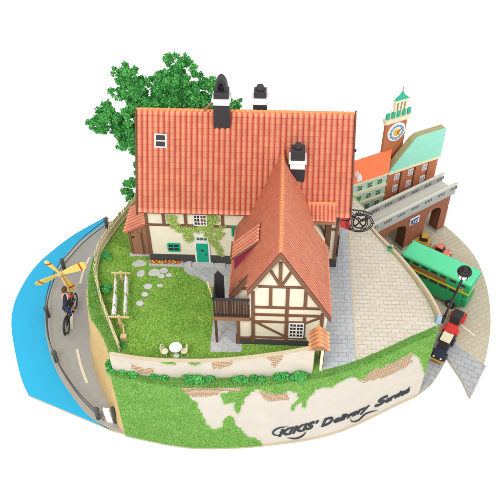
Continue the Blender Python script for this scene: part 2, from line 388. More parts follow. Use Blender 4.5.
struct(fill([(borderx(-6.0)+.02, -6.0)]+cr+[(p.x-.04, p.y+.02) for p in rightE[::-1]][1:]+[(4.16, 3.2), (3.5, 4.3), (borderx(2)+.02, 2)], .014, 'square', 'pavec', thick=.02))
struct(fill([(borderx(-6.0)-.03, -6.02), (borderx(-6.0)+.03, -6.02), (borderx(2)+.03, 2), (borderx(2)-.03, 2)], .02, 'paving_joint', 'edge', thick=.02))
mb = MB(); mb.tube([(borderx(-6)-.3, -6.1, .012), (borderx(2)-.42, 2, .012)], .012, 6); struct(mb.build('gutter_line', 'conc'))
struct(fill([(-4.2, -1.0), (-4.1, -1.5), (-3.85, -1.75), (-3.4, -1.9), (-2.95, -2.35), (-2.6, -2.5), (-2.55, -5.95), (-1.3, -5.9), (-1.3, -.9)], .018, 'garden_path', 'flag', thick=.02))
# ------------------------------------------------------------------ lower plates
wtr = smooth_curve(pts([(28.5, 395), (20, 374), (12, 333), (12.6, 310), (20, 290), (34, 268), (52, 251), (75, 234), (107, 216)], B), .3)
wr = smooth_curve(pts([(112, 430), (96, 422), (78, 404), (56, 370), (46, 335), (45.5, 305), (52, 284), (66, 255), (86, 237), (107, 222)], B), .3)
struct(fill(G(wtr)+G([wr[-1]])+[(-8.5, 7.2), (-5, 7.2), (-4, 0), (-5, -5), (-6.1, -6.6)]+G(pts([(124, 433), (113, 430.5)], B)), B-.03, 'base_plate', 'edge', thick=.09))
struct(fill(G(wtr)+G(wr[::-1]), B, 'water', 'water'))
rd = smooth_curve(pts([(126, 434), (100, 413), (82, 392), (66, 362), (57, 330), (57, 300), (66, 272), (84, 246), (107, 226)], B), .3)
struct(fill(G(wr)+G(rd[::-1])+[(-6.4, -6.95)], B, 'pavement', 'side'))
struct(fill(G(rd)+[(-8, 7.5), (-5, 7.2), (-4.5, 0), (-5.2, -5)], B-.004, 'road', 'asphalt'))
mb = MB()
for a, m, b in (((90, 257), (84, 269), (80, 284)), ((75, 301), (72, 314), (71.5, 329)), ((77, 349), (81, 366), (87, 383)), ((112, 232), (104, 239), (97, 246))):
    c = smooth_curve(pts([a, m, b], B+.012), .1); n = len(c); L = curve_len(c); vs = []
    for i, p in enumerate(c):
        _, nn = curve_at(c, L, L[i]); vs += [p-nn*.065, p+nn*.065]
    mb.add(vs, [(2*i, 2*i+1, 2*i+3, 2*i+2) for i in range(n-1)])
struct(mb.build('lane_markings', 'lane'))
cut = smooth_curve(pts([(447, 357), (455, 370), (462, 381), (470, 398)], B), .15)
outer = smooth_curve(pts([(470, 398), (479, 380), (487, 352), (490.5, 325), (489, 298), (484, 277), (475, 257), (461, 240), (444, 225)], B), .2)
inner = smooth_curve(pts([(419, 393.5), (431, 384), (440, 371), (447, 357)], B), .15)
street = G(inner)+G(cut)[1:]+G(outer)[1:]+[(10.1, 8.9), (8.2, 9.6), (5, 8.5), (2.5, 6.5), (3, 5), (4, 0), (5.5, -4)]
struct(fill(street, B-.03, 'base_plate', 'edge', thick=.09)); struct(fill(street, B, 'road', 'paves'))
cutA = at(440, 333, B); cutB = at(486, 366, B)
gp = G(inner)+G(cut)[1:]+[tuple(at(478.5, 380, B).xy), (cutB.x, cutB.y), (cutA.x, cutA.y), (5.6, -3.5)]
struct(fill(gp, B+.006, 'pavement', 'paved'))
mb = MB(); a, b = at(461, 325, B+.012), at(475, 336, B+.012); mb.bar(a, b, .1, .006); struct(mb.build('road_marking', 'lane'))
# front lip of the base under the cliff face
m = MB(); L = curve_len(front); C2 = [(*(p+curve_at(front, L, L[i])[1]*.05).xy,) for i, p in enumerate(front)]
struct(fill(C2+[(5.5, -3.5), (-5.5, -5)], B-.0, 'base_plate', 'edge', thick=.09))
bd = MB(); bd.lathe((0, 0, B-.13), [(150, -.02), (150, 0)], 64); struct(bd.build('tabletop', 'backdrop'))
# ------------------------------------------------------------------ tiled roof panels
def roof_panel(mb, o, u, v, W, Lmax, colw, roww, smax=None, smin=None, amp=.035, thick=.05, sub=6, step=.022):
    """o eave/ridge origin at top, u across (unit), v down the slope (unit); smax(t), smin(t) limit each column."""
    u, v, o = Vector(u), Vector(v), Vector(o); n = u.cross(v)
    if n.z < 0: n = -n
    nc = max(1, round(W/colw)); cw = W/nc; nt = nc*sub; nr = max(1, round(Lmax/roww)); rw = Lmax/nr
    rowsT = []
    for r in range(nr): rowsT += [(r*rw+1e-4, step*0), ((r+1)*rw, step)]
    for i in range(nt):
        t0, t1 = W*i/nt, W*(i+1)/nt; tm = (t0+t1)/2; hi = min(Lmax, smax(tm)) if smax else Lmax; lo = smin(tm) if smin else 0
        if hi-lo < .02: continue
        f0, f1 = (t0/cw) % 1, ((t1/cw-1e-6) % 1)
        h = lambda f: amp*math.sin(PI*f)**.8 if 0 <= f <= 1 else 0
        h0, h1 = h(f0), h(min(1, f1+1e-6)); ci = int(tm/cw)
        prev = None; vs = []; fs = []; us = []
        for k, (s0, z0) in enumerate(rowsT):
            s = max(lo, min(hi, s0)); vs += [o+u*t0+v*s+n*(h0+z0), o+u*t1+v*s+n*(h1+z0)]
            rr = min(s/rw, k//2+.9999) if k % 2 else s/rw
            us.append((ci+f0, rr)); us.append((ci+min(.9999, f1), rr))
        for k in range(len(rowsT)-1):
            a = 2*k; fs.append((a, a+1, a+3, a+2))
        mb.add(vs, fs, [[us[i] for i in f] for f in fs])
    return n
def flat_uv(p, q): return (p, q)
# ------------------------------------------------------------------ THE HOUSE
HX0, HX1 = -5.66, 2.6; YF = -.96; YB = 3.04; RX0, RX1 = -5.84, 2.95
house = root('half_timbered_house', 'large cream half timbered house with orange tiled roofs in the middle of the model', 'house', (-1.2, -1, 0))
XR, ZR = .13, 5.42; SL = 1.69; YG = -5.45; YV = -5.75
GXL, GXR = -1.5, 1.98
zL = lambda x: ZR-SL*abs(x-XR)
w_ = MB()
MZ = lambda y: 6.69-(1.04-y)*3.46/2.35 if y < 1.04 else 6.69-(y-1.04)*3.46/2.35
w_.prism([(HX0, YF, 0), (HX0, YB, 0), (HX0, YB, 3.62), (HX0, 1.04, 6.52), (HX0, YF, 3.62)], (HX1-HX0, 0, 0))
w_.build('wall', 'cream', house)
w_ = MB(); w_.prism([(-.98, YG, 0), (GXR, YG, 0), (GXR, YG, zL(GXR)-.1), (XR, YG, ZR-.14), (-.98, YG, zL(-.98)-.1)], (0, YF-YG+.02, 0))
w_.prism([(GXL, YG, 0), (-.98, YG, 0), (-.98, YG, 1.58), (GXL, YG, 1.58)], (0, .62, 0))
w_.prism([(GXL, -4.83, 0), (-.98, -4.83, 0), (-.98, -4.83, zL(-.98)-.14), (GXL, -4.83, zL(GXL)-.14)], (0, 3.8, 0))
w_.build('gable_wing_wall', 'cream', house)
# plinths
e = .035
for q in ((HX0-e, GXL, YF-e, YF+.1, 0, .5), (GXR, HX1-.02, YF-e, YF+.1, 0, .5), (HX1-.02, HX1+e, YF-e, YB, 0, .5), (HX0-e, HX0+.02, YF+.1, YB, 0, .5)): pl = MB(); pl.box(*q); pl.build('plinth', 'plinth', house)
pl = MB(); pl.box(GXL-e, GXR+e, YG-e, YG+.2, 0, .32); pl.box(GXL-e, GXL+.1, YG, YF, 0, .32); pl.box(GXR-.1, GXR+e, YG, YF, 0, .32); pl.build('plinth', 'plinth', house)
# main roof
rise = math.hypot(2.35, 3.46); dv = Vector((0, -2.35, -3.46))/rise; db = Vector((0, 2.35, -3.46))/rise
r_ = MB(); roof_panel(r_, (RX0, 1.04, 6.69), (1, 0, 0), dv, RX1-RX0, rise, .226, .235)
roof_panel(r_, (RX0, 1.04, 6.69), (1, 0, 0), db, RX1-RX0, rise, .226, .235)
mr = r_.build('roof', 'tile', house, smooth=True, fix=False)
r_ = MB()
r_.prism([(RX0, 1.04-2.35, 3.17), (RX0, 1.04, 6.63), (RX0, 1.04+2.35, 3.17), (RX0, 1.04+2.2, 3.10), (RX0, 1.04, 6.48), (RX0, 1.04-2.2, 3.10)], (RX1-RX0, 0, 0)); r_.build('roof_board', 'timber', house)
r_ = MB(); n = 38; pr = []
for i in range(n):
    a = RX0+(RX1-RX0)*i/n; b = RX0+(RX1-RX0)*(i+1)/n+.01
    r_.tube([(a, 1.04, 6.70), (b, 1.04, 6.712)], [.062, .07], 8)
r_.build('ridge', 'ridge', mr, smooth=True)
for X in (RX0-.03, RX1+.03):
    r_ = MB(); r_.bar((X, -1.36, 3.14), (X, 1.04, 6.68), .06, .16); r_.bar((X, 3.44, 3.14), (X, 1.04, 6.68), .06, .16); r_.build('bargeboard', 'darkwood', mr)
mb = MB(); mb.bar((RX1+.03, 1.04, 6.55), (RX1+.03, 1.04, 6.82), .05, .05); mb.lathe((RX1+.06, .2, 5.5), [(.05, -.05), (.07, 0), (.05, .05)], 10); mb.build('finial', 'iron', mr)
# skylight
c4 = [on_plane(x, y, (0, 1.04, 6.69), Vector((0, -3.46, 2.35))) for x, y in ((155, 133.5), (167, 134), (167, 148), (155, 147.5))]
nrm = Vector((0, -3.46, 2.35)).normalized()
sk = MB(); sk.prism([p+nrm*.03 for p in c4], nrm*.08); sk = sk.build('skylight', 'white', house)
def lerp4(c, u, v): return c[0].lerp(c[1], u).lerp(c[3].lerp(c[2], u), v)
for v0, v1 in ((.1, .46), (.54, .9)):
    g = MB(); g.prism([lerp4(c4, u, v)+nrm*.1 for u, v in ((.12, v0), (.88, v0), (.88, v1), (.12, v1))], nrm*.03); g.build('pane', 'glass', sk)
# cross gable roof
def vdir(sg): return Vector((sg*1, 0, -SL)).normalized()
ln = math.hypot(1, SL)
def s_main(y): return (ZR-min(ZR, MZ(max(y, -1.31))-.06))/SL*ln if y > -1.31 else 0
xr = MB()
YBK = .35
def hiR(t):
    y = YV+t
    return ln*(2.1-XR) if y < -1.95 else (ZR-3.18)/SL*ln
def hiL(t):
    y = YBK-t
    return ln*(XR+1.05) if y < -4.95 else ln*(XR+1.82)
gr = None
roof_panel(xr, (XR, YV, ZR+.03), (0, 1, 0), vdir(1), YBK-YV, 3.9, .15, .2, smax=hiR, amp=.02, sub=4, step=.01)
roof_panel(xr, (XR, YBK, ZR+.03), (0, -1, 0), vdir(-1), YBK-YV, 3.9, .15, .2, smax=hiL, amp=.02, sub=4, step=.01)
cr_ = xr.build('roof', 'tile2', house, smooth=True, fix=False); cr_['label'] = 'finely tiled steep roof of the front gable wing'
r_ = MB()
for i in range(36):
    a = YV+(YBK-YV)*i/36; r_.tube([(XR, a, ZR+.06), (XR, a+.18, ZR+.05)], [.052, .046], 8)
r_.build('ridge', 'ridge', cr_, smooth=True)
def slab(sg, x1, y0, y1, m, mat='timber', nm='roof_board', z_off=0):
    z = lambda x: ZR-SL*abs(x-XR)
    m.prism([(XR, y0, ZR), (x1, y0, z(x1)), (x1, y0, z(x1)-.14), (XR, y0, ZR-.16)], (0, y1-y0, 0))
r_ = MB(); slab(1, 2.08, YV+.1, -1.95, r_); slab(-1, -1.04, YV+.1, -4.96, r_); slab(-1, -1.8, -4.86, -1.2, r_); r_.build('roof_board', 'timber', house)
# barge boards
r_ = MB(); z = lambda x: ZR-SL*abs(x-XR)
def barge(m, x0, x1, y, wd=.17):
    a, b = (x0, y, z(x0)), (x1, y, z(x1)); m.prism([a, b, (x1, y, z(x1)-wd*1.9), (x0, y, z(x0)-wd*1.9)], (0, .06, 0))
barge(r_, XR, 2.1, YV); barge(r_, XR, -1.06, YV); barge(r_, -1.0, -1.82, -4.97)
r_.build('bargeboard', 'timber', cr_)
# dormer on the left slope
dy0, dy1 = -3.75, -2.85
d_ = MB(); xo, zo = -1.66, zL(-1.66)+.72; xi = -.68; zi = zL(xi)+.06
vd = (Vector((xo-.12, 0, zo-.12*(zi-zo)/(xi-xo)))-Vector((xi, 0, zi))); Ld = vd.length; vd.normalize()
roof_panel(d_, (xi, dy0-.06, zi+.03), (0, 1, 0), vd, dy1-dy0+.12, Ld, .2, .13, amp=.04)
dm = d_.build('dormer_roof', 'tile', house, smooth=True, fix=False)
d_ = MB(); d_.prism([(xo, dy0, zL(xo)), (xo, dy0, zo), (xi, dy0, zi), ], (0, dy1-dy0, 0)); d_.build('dormer_wall', 'magenta', house)
d_ = MB(); d_.bar((xo-.12, dy0-.07, zo-.02), (xi, dy0-.07, zi), .05, .07); d_.bar((xo-.14, dy0-.06, zo-.04), (xo-.14, dy1+.06, zo-.04), .05, .07); d_.build('dormer_trim', 'timber', dm)
# small tiled canopy on the right, over the side door
ca, cb = at(306, 206, 3.62), at(334, 207, 3.62); 
cv0 = Vector((1.2, -1.02, 3.66)); cv1 = Vector((2.38, -1.02, 3.66)); dd = Vector((0, -.62, -.42)); Lc = dd.length; dd.normalize()
c_ = MB(); roof_panel(c_, (1.2, -1.02, 3.68), (1, 0, 0), dd, 1.16, Lc, .17, .12, amp=.035)
cn = c_.build('canopy', 'tile', house, smooth=True, fix=False)
c_ = MB(); c_.prism([(1.22, -1.0, 3.62), (1.22, -1.62, 3.2), (1.22, -1.62, 3.08), (1.22, -1.0, 3.08)], (1.1, 0, 0)); c_.build('canopy_frame', 'wood', cn)
c_ = MB(); c_.tube([(1.2, -1.02, 3.72), (2.38, -1.02, 3.72)], .05, 8); c_.build('canopy_ridge', 'ridge', cn)
c_ = MB(); c_.box(1.99, 2.22, -1.5, YF, .0, 3.1); c_.build('side_porch', 'darkwood', house)
# timbers of the gable front (measured points on the wall plane)
def gp_(x, y, d=0): return at(x, y, YG-d, 1)
tb = MB()
def beam(m, a, b, wd, d=.035, plane=YG, axis=1):
    A, Bp = at(*a, plane-d/2, 1), at(*b, plane-d/2, 1); m.bar(A, Bp, d*1.6, wd, up=(0, -1, 0) if False else ((0, 0, 1) if abs((Bp-A).x) > abs((Bp-A).z) else (1, 0, 0)))
def tbeam(m, A, Bp, wd, d=.045):                          # beam lying on the wall plane: local box thickness along y
    A, Bp = Vector(A), Vector(Bp); t = (Bp-A).normalized(); s = Vector((-t.z, 0, t.x))*(wd/2); y = Vector((0, -d, 0))
    m.prism([A+s, Bp+s, Bp-s, A-s], y)
BM = [((258, 286), (307, 287.5), .12), ((253, 306), (320, 309), .13), ((253, 313.3), (324, 316.5), .13), ((253, 320), (304, 323), .11), ((250, 335.8), (306, 338.6), .11),
      ((252.8, 291), (253.5, 341), .15), ((270.8, 287), (270.8, 306.5), .13), ((288, 287), (288.3, 341), .15), ((306.3, 288), (306.6, 308), .14), ((304.6, 316), (304.6, 338), .12), ((322.6, 313), (322, 342), .15),
      ((280.8, 262), (280.9, 287), .14), ((271, 270.5), (280, 285), .11), ((291.5, 271), (282, 285), .11), ((255.5, 321.5), (287, 337), .11), ((305, 323), (322, 317), .10), ((236.5, 336.5), (253, 337.5), .1), ((238, 319), (238.6, 342), .14), ((237, 318), (253, 318.6), .12)]
for i, (a, b, wd) in enumerate(BM):
    A, Bp = at(*a, YG, 1), at(*b, YG, 1)
    if abs(a[0]-b[0]) < 1.2: Bp.x = A.x
    elif abs(a[1]-b[1]) < 4: Bp.z = A.z = (A.z+Bp.z)/2
    tb = MB(); tbeam(tb, A, Bp, wd*.9, .04+.003*(i % 7)); tb.build('timber_beam', 'timber', house)
# windows: frame > panes
def window(A, B_, y, cols, rows, parent, fmat='white', gmat='glass', fw=.05, name='window', split=1, d=.06):
    x0, x1 = sorted((A[0], B_[0])); z0, z1 = sorted((A[1], B_[1])); m = MB(); W = x1-x0; H = z1-z0
    for i in range(cols+1):
        x = x0+W*i/cols; t = fw*(1.0 if i in (0, cols) else (1.1 if (split > 1 and i == cols//2) else .55)); m.box(x-t/2, x+t/2, y-d, y, z0, z1)
    for j in range(rows+1):
        z = z0+H*j/rows; t = fw*(1 if j in (0, rows) else .55); m.box(x0, x1, y-d+.003, y, z-t/2, z+t/2)
    f = m.build(name, fmat, parent); m = MB(); m.box(x0+.005, x1-.005, y-d*.45, y-.002, z0+.005, z1-.005); m.build('pane', gmat, f); return f
a, b = at(289.7, 322.3, YG, 1), at(302.6, 336.3, YG, 1); window((a.x, a.z), (b.x, b.z), YG-.02, 4, 4, house, fw=.045, split=2)
# main front: posts, rail, windows, door
zr_ = at(190, 225.3, YF, 1).z
for xa, xb in ((HX0, -1.2), (2.3, HX1)): mt = MB(); tbeam(mt, (xa, YF, zr_), (xb, YF, zr_), .12, .04); mt.build('timber_beam', 'timber', house)
for i, x in enumerate((HX0+.06, -4.86, -3.92, -3.2, -2.35, 2.52)):
    z0_ = 0.5 if x in (HX0+.06, 2.52) else zr_
    mt = MB(); tbeam(mt, (x, YF, z0_), (x, YF, 3.1), .13, .046+.002*i); mt.build('timber_beam', 'timber', house)
a, b = at(193.5, 214, YF, 1), at(206.8, 224.6, YF, 1); window((a.x, a.z), (b.x, b.z), YF-.02, 4, 3, house, fw=.045, split=2)
a, b = at(168, 243, YF, 1), at(180, 250.4, YF, 1); window((a.x, a.z), (b.x, b.z), YF-.01, 2, 2, house, 'teal', 'glass', .06)
a, b = at(196, 236, YF, 1), at(208, 240.4, YF, 1); window((a.x, a.z), (b.x, b.z), YF-.01, 3, 1, house, 'white', 'green_win', .05, name='transom_window')
d_ = MB(); x0, x1 = -3.56, -3.03; d_.box(x0, x1, YF-.07, YF, 0.06, 1.28); dr = d_.build('door', 'teal', house, bevel=.012)
d_ = MB(); d_.lathe((x0+.27, YF-.075, .85), [(.055, 0), (.055, .02)], 12, (0, -1, 0)); d_.build('door_window', 'black', dr)
d_ = MB(); d_.tube([(x1-.1, YF-.12, .62), (x1-.1, YF-.07, .62)], .03, 8); d_.build('handle', 'iron', dr)
d_ = MB(); d_.box(x0-.07, x0, YF-.08, YF, 0, 1.36); d_.box(x1, x1+.07, YF-.08, YF, 0, 1.36); d_.box(x0, x1, YF-.08, YF, 1.28, 1.36); d_.build('door_frame', 'white', dr)
d_ = MB(); d_.box(-4.1, -2.3, YF-.28, YF-.05, 0, .07); d_.box(-3.75, -2.85, YF-.2, YF-.06, .07, .12); d_.build('doorstep', 'stone', house)
a = at(233.5, 236, -1.6, 0)
window((-1.95, 1.75), (-1.72, 2.3), YF-.01, 1, 1, house, 'teal', 'green_win', .06)
# chimneys
def chimney(x0, x1, y0, y1, zb, zc, zw, zt, kind, parent, lab, slope=None):
    m = MB()
    if slope: m.prism([(x0, y0, slope(x0)-.1), (x1, y0, slope(x1)-.1), (x1, y0, zc), (x0, y0, zc)], (0, y1-y0, 0))
    else: m.box(x0, x1, y0, y1, zb, zc)
    c = m.build('chimney', 'black', parent); c['label'] = lab
    e = .05; m = MB(); m.box(x0-e, x1+e, y0-e, y1+e, zw-.1, zw); m.box(x0+.01, x1-.01, y0+.01, y1-.01, zc, zw-.1); m.build('chimney_collar', 'white', c)
    m = MB(); m.box(x0+.03, x1-.03, y0+.03, y1-.03, zw, zt); m.build('chimney_cap', 'black', c, bevel=.02)
    xm, ym = (x0+x1)/2, (y0+y1)/2
    if kind == 'hood':
        m = MB(); n = 12; P = [];
        for k in range(n+1):
            t = PI*k/n; P.append((xm+.25*math.cos(t)*(1-.2*math.sin(t)), 0, .56*math.sin(t)**.7))
        Q = [(xm+(p[0]-xm)*.5, 0, p[2]*.7) for p in P]
        m.prism([Vector((p[0], ym-.16, zt+p[2])) for p in P]+[Vector((q[0], ym-.16, zt+q[2])) for q in Q[::-1]], (0, .4, 0)); m.box(xm-.13, xm+.13, ym+.02, ym+.2, zt, zt+.4)
        m.build('chimney_hood', 'black', c)
        m = MB(); m.box(xm-.05, xm+.05, ym-.05, ym+.05, zt, zt+.2); m.build('chimney_pot', 'iron', c)
    else:
        m = MB(); m.lathe((xm, ym, zt), [(.15, 0), (.17, .08), (.13, .2)], 12); m.build('chimney_pot', 'black', c)
    return c
Y = .62
def zy(y, Y): return at(230, y, Y, 1).z
chimney(-2.68, -2.03, Y, Y+.6, 5.6, zy(106, Y), zy(100, Y), zy(94, Y), 'hood', house, 'chimney with the arched hood, left of the ridge middle')
Y = 1.25
chimney(at(253, 105, Y, 1).x, at(267, 105, Y, 1).x, Y, Y+.5, 5.8, zy(104.5, Y), zy(98.5, Y), zy(92.5, Y), 'pot', house, 'squat chimney behind the main ridge')
Y = -.55
chimney(.41, 1.02, Y, Y+.55, 3, zy(168, Y), zy(160, Y), zy(150.5, Y), 'pot', house, 'slanting based chimney on the front wing roof', slope=lambda x: zL(x))
m = MB(); m.bar((-3.1, .95, 6.75), (-2.66, 1.1, 7.15), .07, .07); m.build('chimney_brace', 'wood', mr)
# balcony
bal = MB(); BXL, BXR, BY0, BY1, BZ = -2.36, -.98, -5.5, -4.55, 1.62
bal.box(BXL, BXR, BY0, BY1, BZ-.1, BZ); bal.box(BXL-.03, BXR, BY0-.04, BY0, BZ-.14, BZ+.02); bal.box(BXL-.04, BXL, BY0, BY1, BZ-.14, BZ+.02)
bl = bal.build('balcony', 'wood', house)
for y in (BY0+.04, BY1+.35):
    m = MB(); m.box(BXL, BXL+.1, y, y+.1, 0, BZ-.1); m.build('post', 'darkwood', bl)
m = MB()
for i in range(13):
    x = BXL+.03+(BXR-BXL-.1)*i/12; m.box(x-.02, x+.02, BY0, BY0+.03, BZ, BZ+1.0)
m.box(BXL-.03, BXR, BY0-.02, BY0+.06, BZ+.98, BZ+1.06); m.box(BXL, BXR, BY0-.006, BY0+.036, BZ+.1, BZ+.16)
m.box(BXL-.02, BXL+.04, BY0, BY1, BZ+.98, BZ+1.06)
for i in range(6):
    y = BY0+.1+(BY1-BY0-.1)*i/6; m.box(BXL-.01, BXL+.02, y-.02, y+.02, BZ, BZ+.98)
m.build('railing', 'black', bl)
m = MB()
for i in range(9):
    x = BXL+.1+(BXR-BXL-.2)*i/8; m.box(x-.05, x+.05, BY0+.05, BY0+.07, BZ, BZ+.88)
m.build('railing_boards', 'wood', bl)
m = MB(); m.prism([(BXL, BY1-.1, BZ), (BXL+.34, BY1, BZ), (BXL+.34, BY1, BZ+1.25), (BXL+.12, BY1-.06, BZ+1.6), (BXL, BY1-.1, BZ+1.45)], (.01, .07, 0)); m.build('screen', 'black', bl)
m = MB(); m.bar((-1.4, -4.8, 2.9), (-1.02, -4.8, 3.3), .08, .1); m.bar((-1.7, -4.86, 2.62), (-1.0, -4.86, 2.62), .1, .1); m.bar((-1.66, -4.86, 1.6), (-1.66, -4.86, 2.5), .1, .1); m.build('loggia_frame', 'timber', bl)
m = MB(); m.tube([(-2.28, -5.2, 1.7), (-2.6, -4.9, 2.95)], .035, 8); m.tube([(-2.26, -5.22, 1.65), (-2.3, -5.19, 1.95)], [.1, .05], 8)
tagged(m, 'broom', 'sand', 'pale wooden broom leaning over the corner of the balcony rail', 'broom', (-2.28, -5.2, 1.62))
# red awning on the right-hand wall and the wrought iron sign
m = MB(); m.prism([(HX1, -.95, 2.4), (HX1, .3, 2.4), (HX1+.5, .3, 2.18), (HX1+.5, -.95, 2.18)], (0, 0, .06)); m.build('awning', 'red', house)
for y in (-.75, .1):
    m = MB(); m.box(HX1-.01, HX1+.05, y-.3, y+.3, .7, 1.9); m.build('shop_window', 'glass', house)
sg = root('hanging_sign', 'black wrought iron scrollwork sign hanging off the right corner of the house', 'sign', (2.6, -1.15, 2.9))
c = Vector((3.38, -1.18, 2.84))
m = MB()
for rx, rz, r in ((.56, .5, .024), (.48, .42, .022), (.34, .46, .02)): m.tube([c+Vector((rx*math.cos(t), 0, rz*math.sin(t))) for t in np.linspace(0, 2*PI, 33)[:-1]], r, 6, True)
m.build('ring', 'iron', sg)
m = MB(); m.tube([c+Vector((.26*math.sin(t), 0, .3*math.sin(2*t)*.7+.04)) for t in np.linspace(0, 2*PI, 41)[:-1]], .034, 6, True)
m.tube([c+Vector((.2*math.cos(t), 0, -.12+.16*math.sin(t))) for t in np.linspace(PI, 2*PI, 14)], .034, 6)
m.tube([c+Vector((-.1, 0, .3)), c+Vector((.12, 0, .1)), c+Vector((.28, 0, .26))], .03, 6); m.build('emblem', 'iron', sg)
m = MB(); m.tube([(2.6, -1.15, 3.42), (3.0, -1.15, 3.52), (3.5, -1.15, 3.46), (3.86, -1.15, 3.3)], .03, 6)
m.tube([(2.6, -1.15, 2.95), (2.95, -1.15, 2.93)], .026, 6)
for k in range(3):
    q = Vector((2.75+.3*k, -1.15, 3.25+.04*k)); m.tube([q+Vector(((.03+.022*t)*math.cos(t), 0, (.03+.022*t)*math.sin(t))) for t in np.linspace(0, 2.2*PI, 18)], .018, 5)
for k in range(4):
    q = c+Vector((.42*math.cos(.8+k*1.5), .02, .5*math.sin(.8+k*1.5))); m.tube([q+Vector(((.02+.02*t)*math.cos(t+k), 0, (.02+.02*t)*math.sin(t+k))) for t in np.linspace(0, 2*PI, 16)], .02, 5)
for sx in (-1, 1): m.tube([c+Vector((.1*sx, 0, .55)), c+Vector((.1*sx, 0, .64))], .015, 5)
m.tube([c+Vector((.47, 0, 0)), c+Vector((.62, 0, 0))], .02, 5); m.build('bracket', 'iron', sg)
# ------------------------------------------------------------------ foliage generator
def scatter_leaves(mb, centers, radii, count, size, flat=1.0, nrm_out=True):
    tot = sum(r**2.2 for r in radii)
    for c, r in zip(centers, radii):
        n = int(count*r**2.2/tot); D = rng.normal(size=(n, 3)); D /= np.linalg.norm(D, axis=1)[:, None]
        R = r*(rng.random(n)**.35)*(1+.22*np.sin(D[:, 0]*7+c[0]*9)*np.cos(D[:, 2]*6+c[1]*5))
        for i in range(n):
            p = Vector(c)+Vector((D[i][0]*R[i], D[i][1]*R[i], D[i][2]*R[i]*flat))
            a = Vector(rng.normal(size=3)).normalized(); b = a.cross(Vector(rng.normal(size=3))).normalized(); s = size*(.6+.8*random.random())
            mb.add([p-a*s, p+b*s*.8, p+a*s, p-b*s*.8+a.cross(b)*s*.5], [(0, 1, 2, 3)])
def clump(name, mat, label, cat, c, r, n=6, count=700, size=.035, flat=.7, group=None):
    cs = [Vector(c)+Vector((random.uniform(-r, r)*.75, random.uniform(-r, r)*.4, random.uniform(.1, .5)*r)) for _ in range(n)]
    rs = [r*random.uniform(.3, .55) for _ in range(n)]
    m = MB(); scatter_leaves(m, cs, rs, count, size, flat)
    for q, rr in zip(cs, rs): m.blob(q, rr*.72, random.random()*9, 1, (1, 1, flat))
    return tagged(m, name, mat, label, cat, c, group, fix=False)
# tree behind the house
tr = root('tree', 'tall green foam tree with reddish brown branches behind the left end of the house', 'tree', (-4.6, 5.0, 0))
def tp(x, y, Y): return at(x, y, Y, 1)
spots = [(177, 70, 5.6, 15), (168, 86, 5.2, 17), (186, 84, 4.8, 14), (132, 84, 5.4, 16), (128, 74, 5.2, 10), (140, 98, 5.0, 16), (121, 92, 5.1, 9), (150, 92, 5.4, 12), (110, 118, 4.8, 13), (95, 122, 4.7, 9), (125, 120, 5.0, 12), (135, 115, 4.6, 14), (130, 137, 4.6, 14), (123, 139, 4.8, 9), (138, 150, 4.4, 13), (208, 92, 5.2, 12), (199, 84, 5.3, 10), (222, 98, 5.0, 11), (206, 104, 4.8, 14), (160, 106, 4.8, 12), (185, 105, 4.6, 16), (235, 106, 4.8, 9), (137, 168, 4.3, 7), (131, 188, 4.2, 10), (128, 196, 4.1, 7), (139, 180, 4.3, 7), (180, 62, 5.5, 8), (146, 108, 5.0, 13), (162, 92, 5.3, 11), (103, 118, 4.75, 13), (98, 125, 4.75, 9), (116, 120, 4.8, 10), (196, 98, 5.0, 15), (174, 100, 5.1, 17), (216, 103, 4.9, 13), (118, 76, 5.2, 7), (114, 96, 5.0, 7), (167, 72, 5.5, 10), (190, 70, 5.3, 9), (136, 128, 4.7, 14), (118, 127, 4.9, 10), (228, 104, 4.8, 10), (210, 82, 5.2, 8), (135, 200, 4.2, 7), (155, 82, 5.6, 9), (236, 105, 4.8, 7)]
cs, rs = [], []
for x, y, Y, r in spots:
    c = tp(x, y, Y); R = r/675*(c-CAM).length
    for k in range(9):
        cs.append(c+Vector((random.uniform(-1, 1), random.uniform(-1.2, 1.2), random.uniform(-1, 1)))*R*.72); rs.append(R*random.uniform(.2, .44))
m = MB(); scatter_leaves(m, cs, rs, 60000, .05, .95)
for q, r in zip(cs, rs): m.blob(q, r*.62, random.random()*9, 1)
m.build('crown', 'tree', tr, fix=False)
m = MB(); base = Vector((-4.6, 5.0, -.02)); top_ = tp(168, 92, 5.1)
m.tube([base, base.lerp(top_, .4)+Vector((.15, 0, 0)), base.lerp(top_, .75), top_], [.32, .24, .17, .07], 10)
for x, y, Y, t in ((133, 90, 5.2, .45), (112, 118, 4.8, .4), (205, 95, 5.1, .6), (178, 74, 5.4, .7), (132, 135, 4.7, .3), (190, 100, 4.8, .55), (152, 98, 5.0, .6)):
    a = base.lerp(top_, t); b = tp(x, y, Y); m.tube([a, a.lerp(b, .5)+Vector((0, 0, .15)), b], [.13, .09, .04], 7)
m.build('trunk', 'trunk', tr, smooth=True)
# ivy on the front wall
m = MB(); 
for path, r in (([(171, 216), (173, 224), (178, 228), (190, 230), (200, 229), (208, 227), (212, 219)], .13), ([(178, 228), (186, 232), (189, 238), (190, 242)], .1), ([(210, 226), (209, 236), (214, 241), (218, 247), (220, 254)], .12), ([(221, 227), (219, 235), (215, 239)], .1), ([(208, 219), (213, 217), (216, 222)], .12)):
    c = smooth_curve([at(x, y, YF-.03, 1) for x, y in path], .05)
    for p in c:
        scatter_leaves(m, [p+Vector((random.uniform(-.14, .14), -.02, random.uniform(-.1, .1)))], [r*random.uniform(.8, 1.6)], 46, .034, 1)
for i, v in enumerate(m.v): m.v[i] = (v[0], YF-.03+(v[1]-YF)*.35, v[2])
tagged(m, 'climbing_ivy', 'ivy', 'pale green ivy climbing the cream wall above the teal door', 'ivy', (-3.2, YF, 0), fix=False)
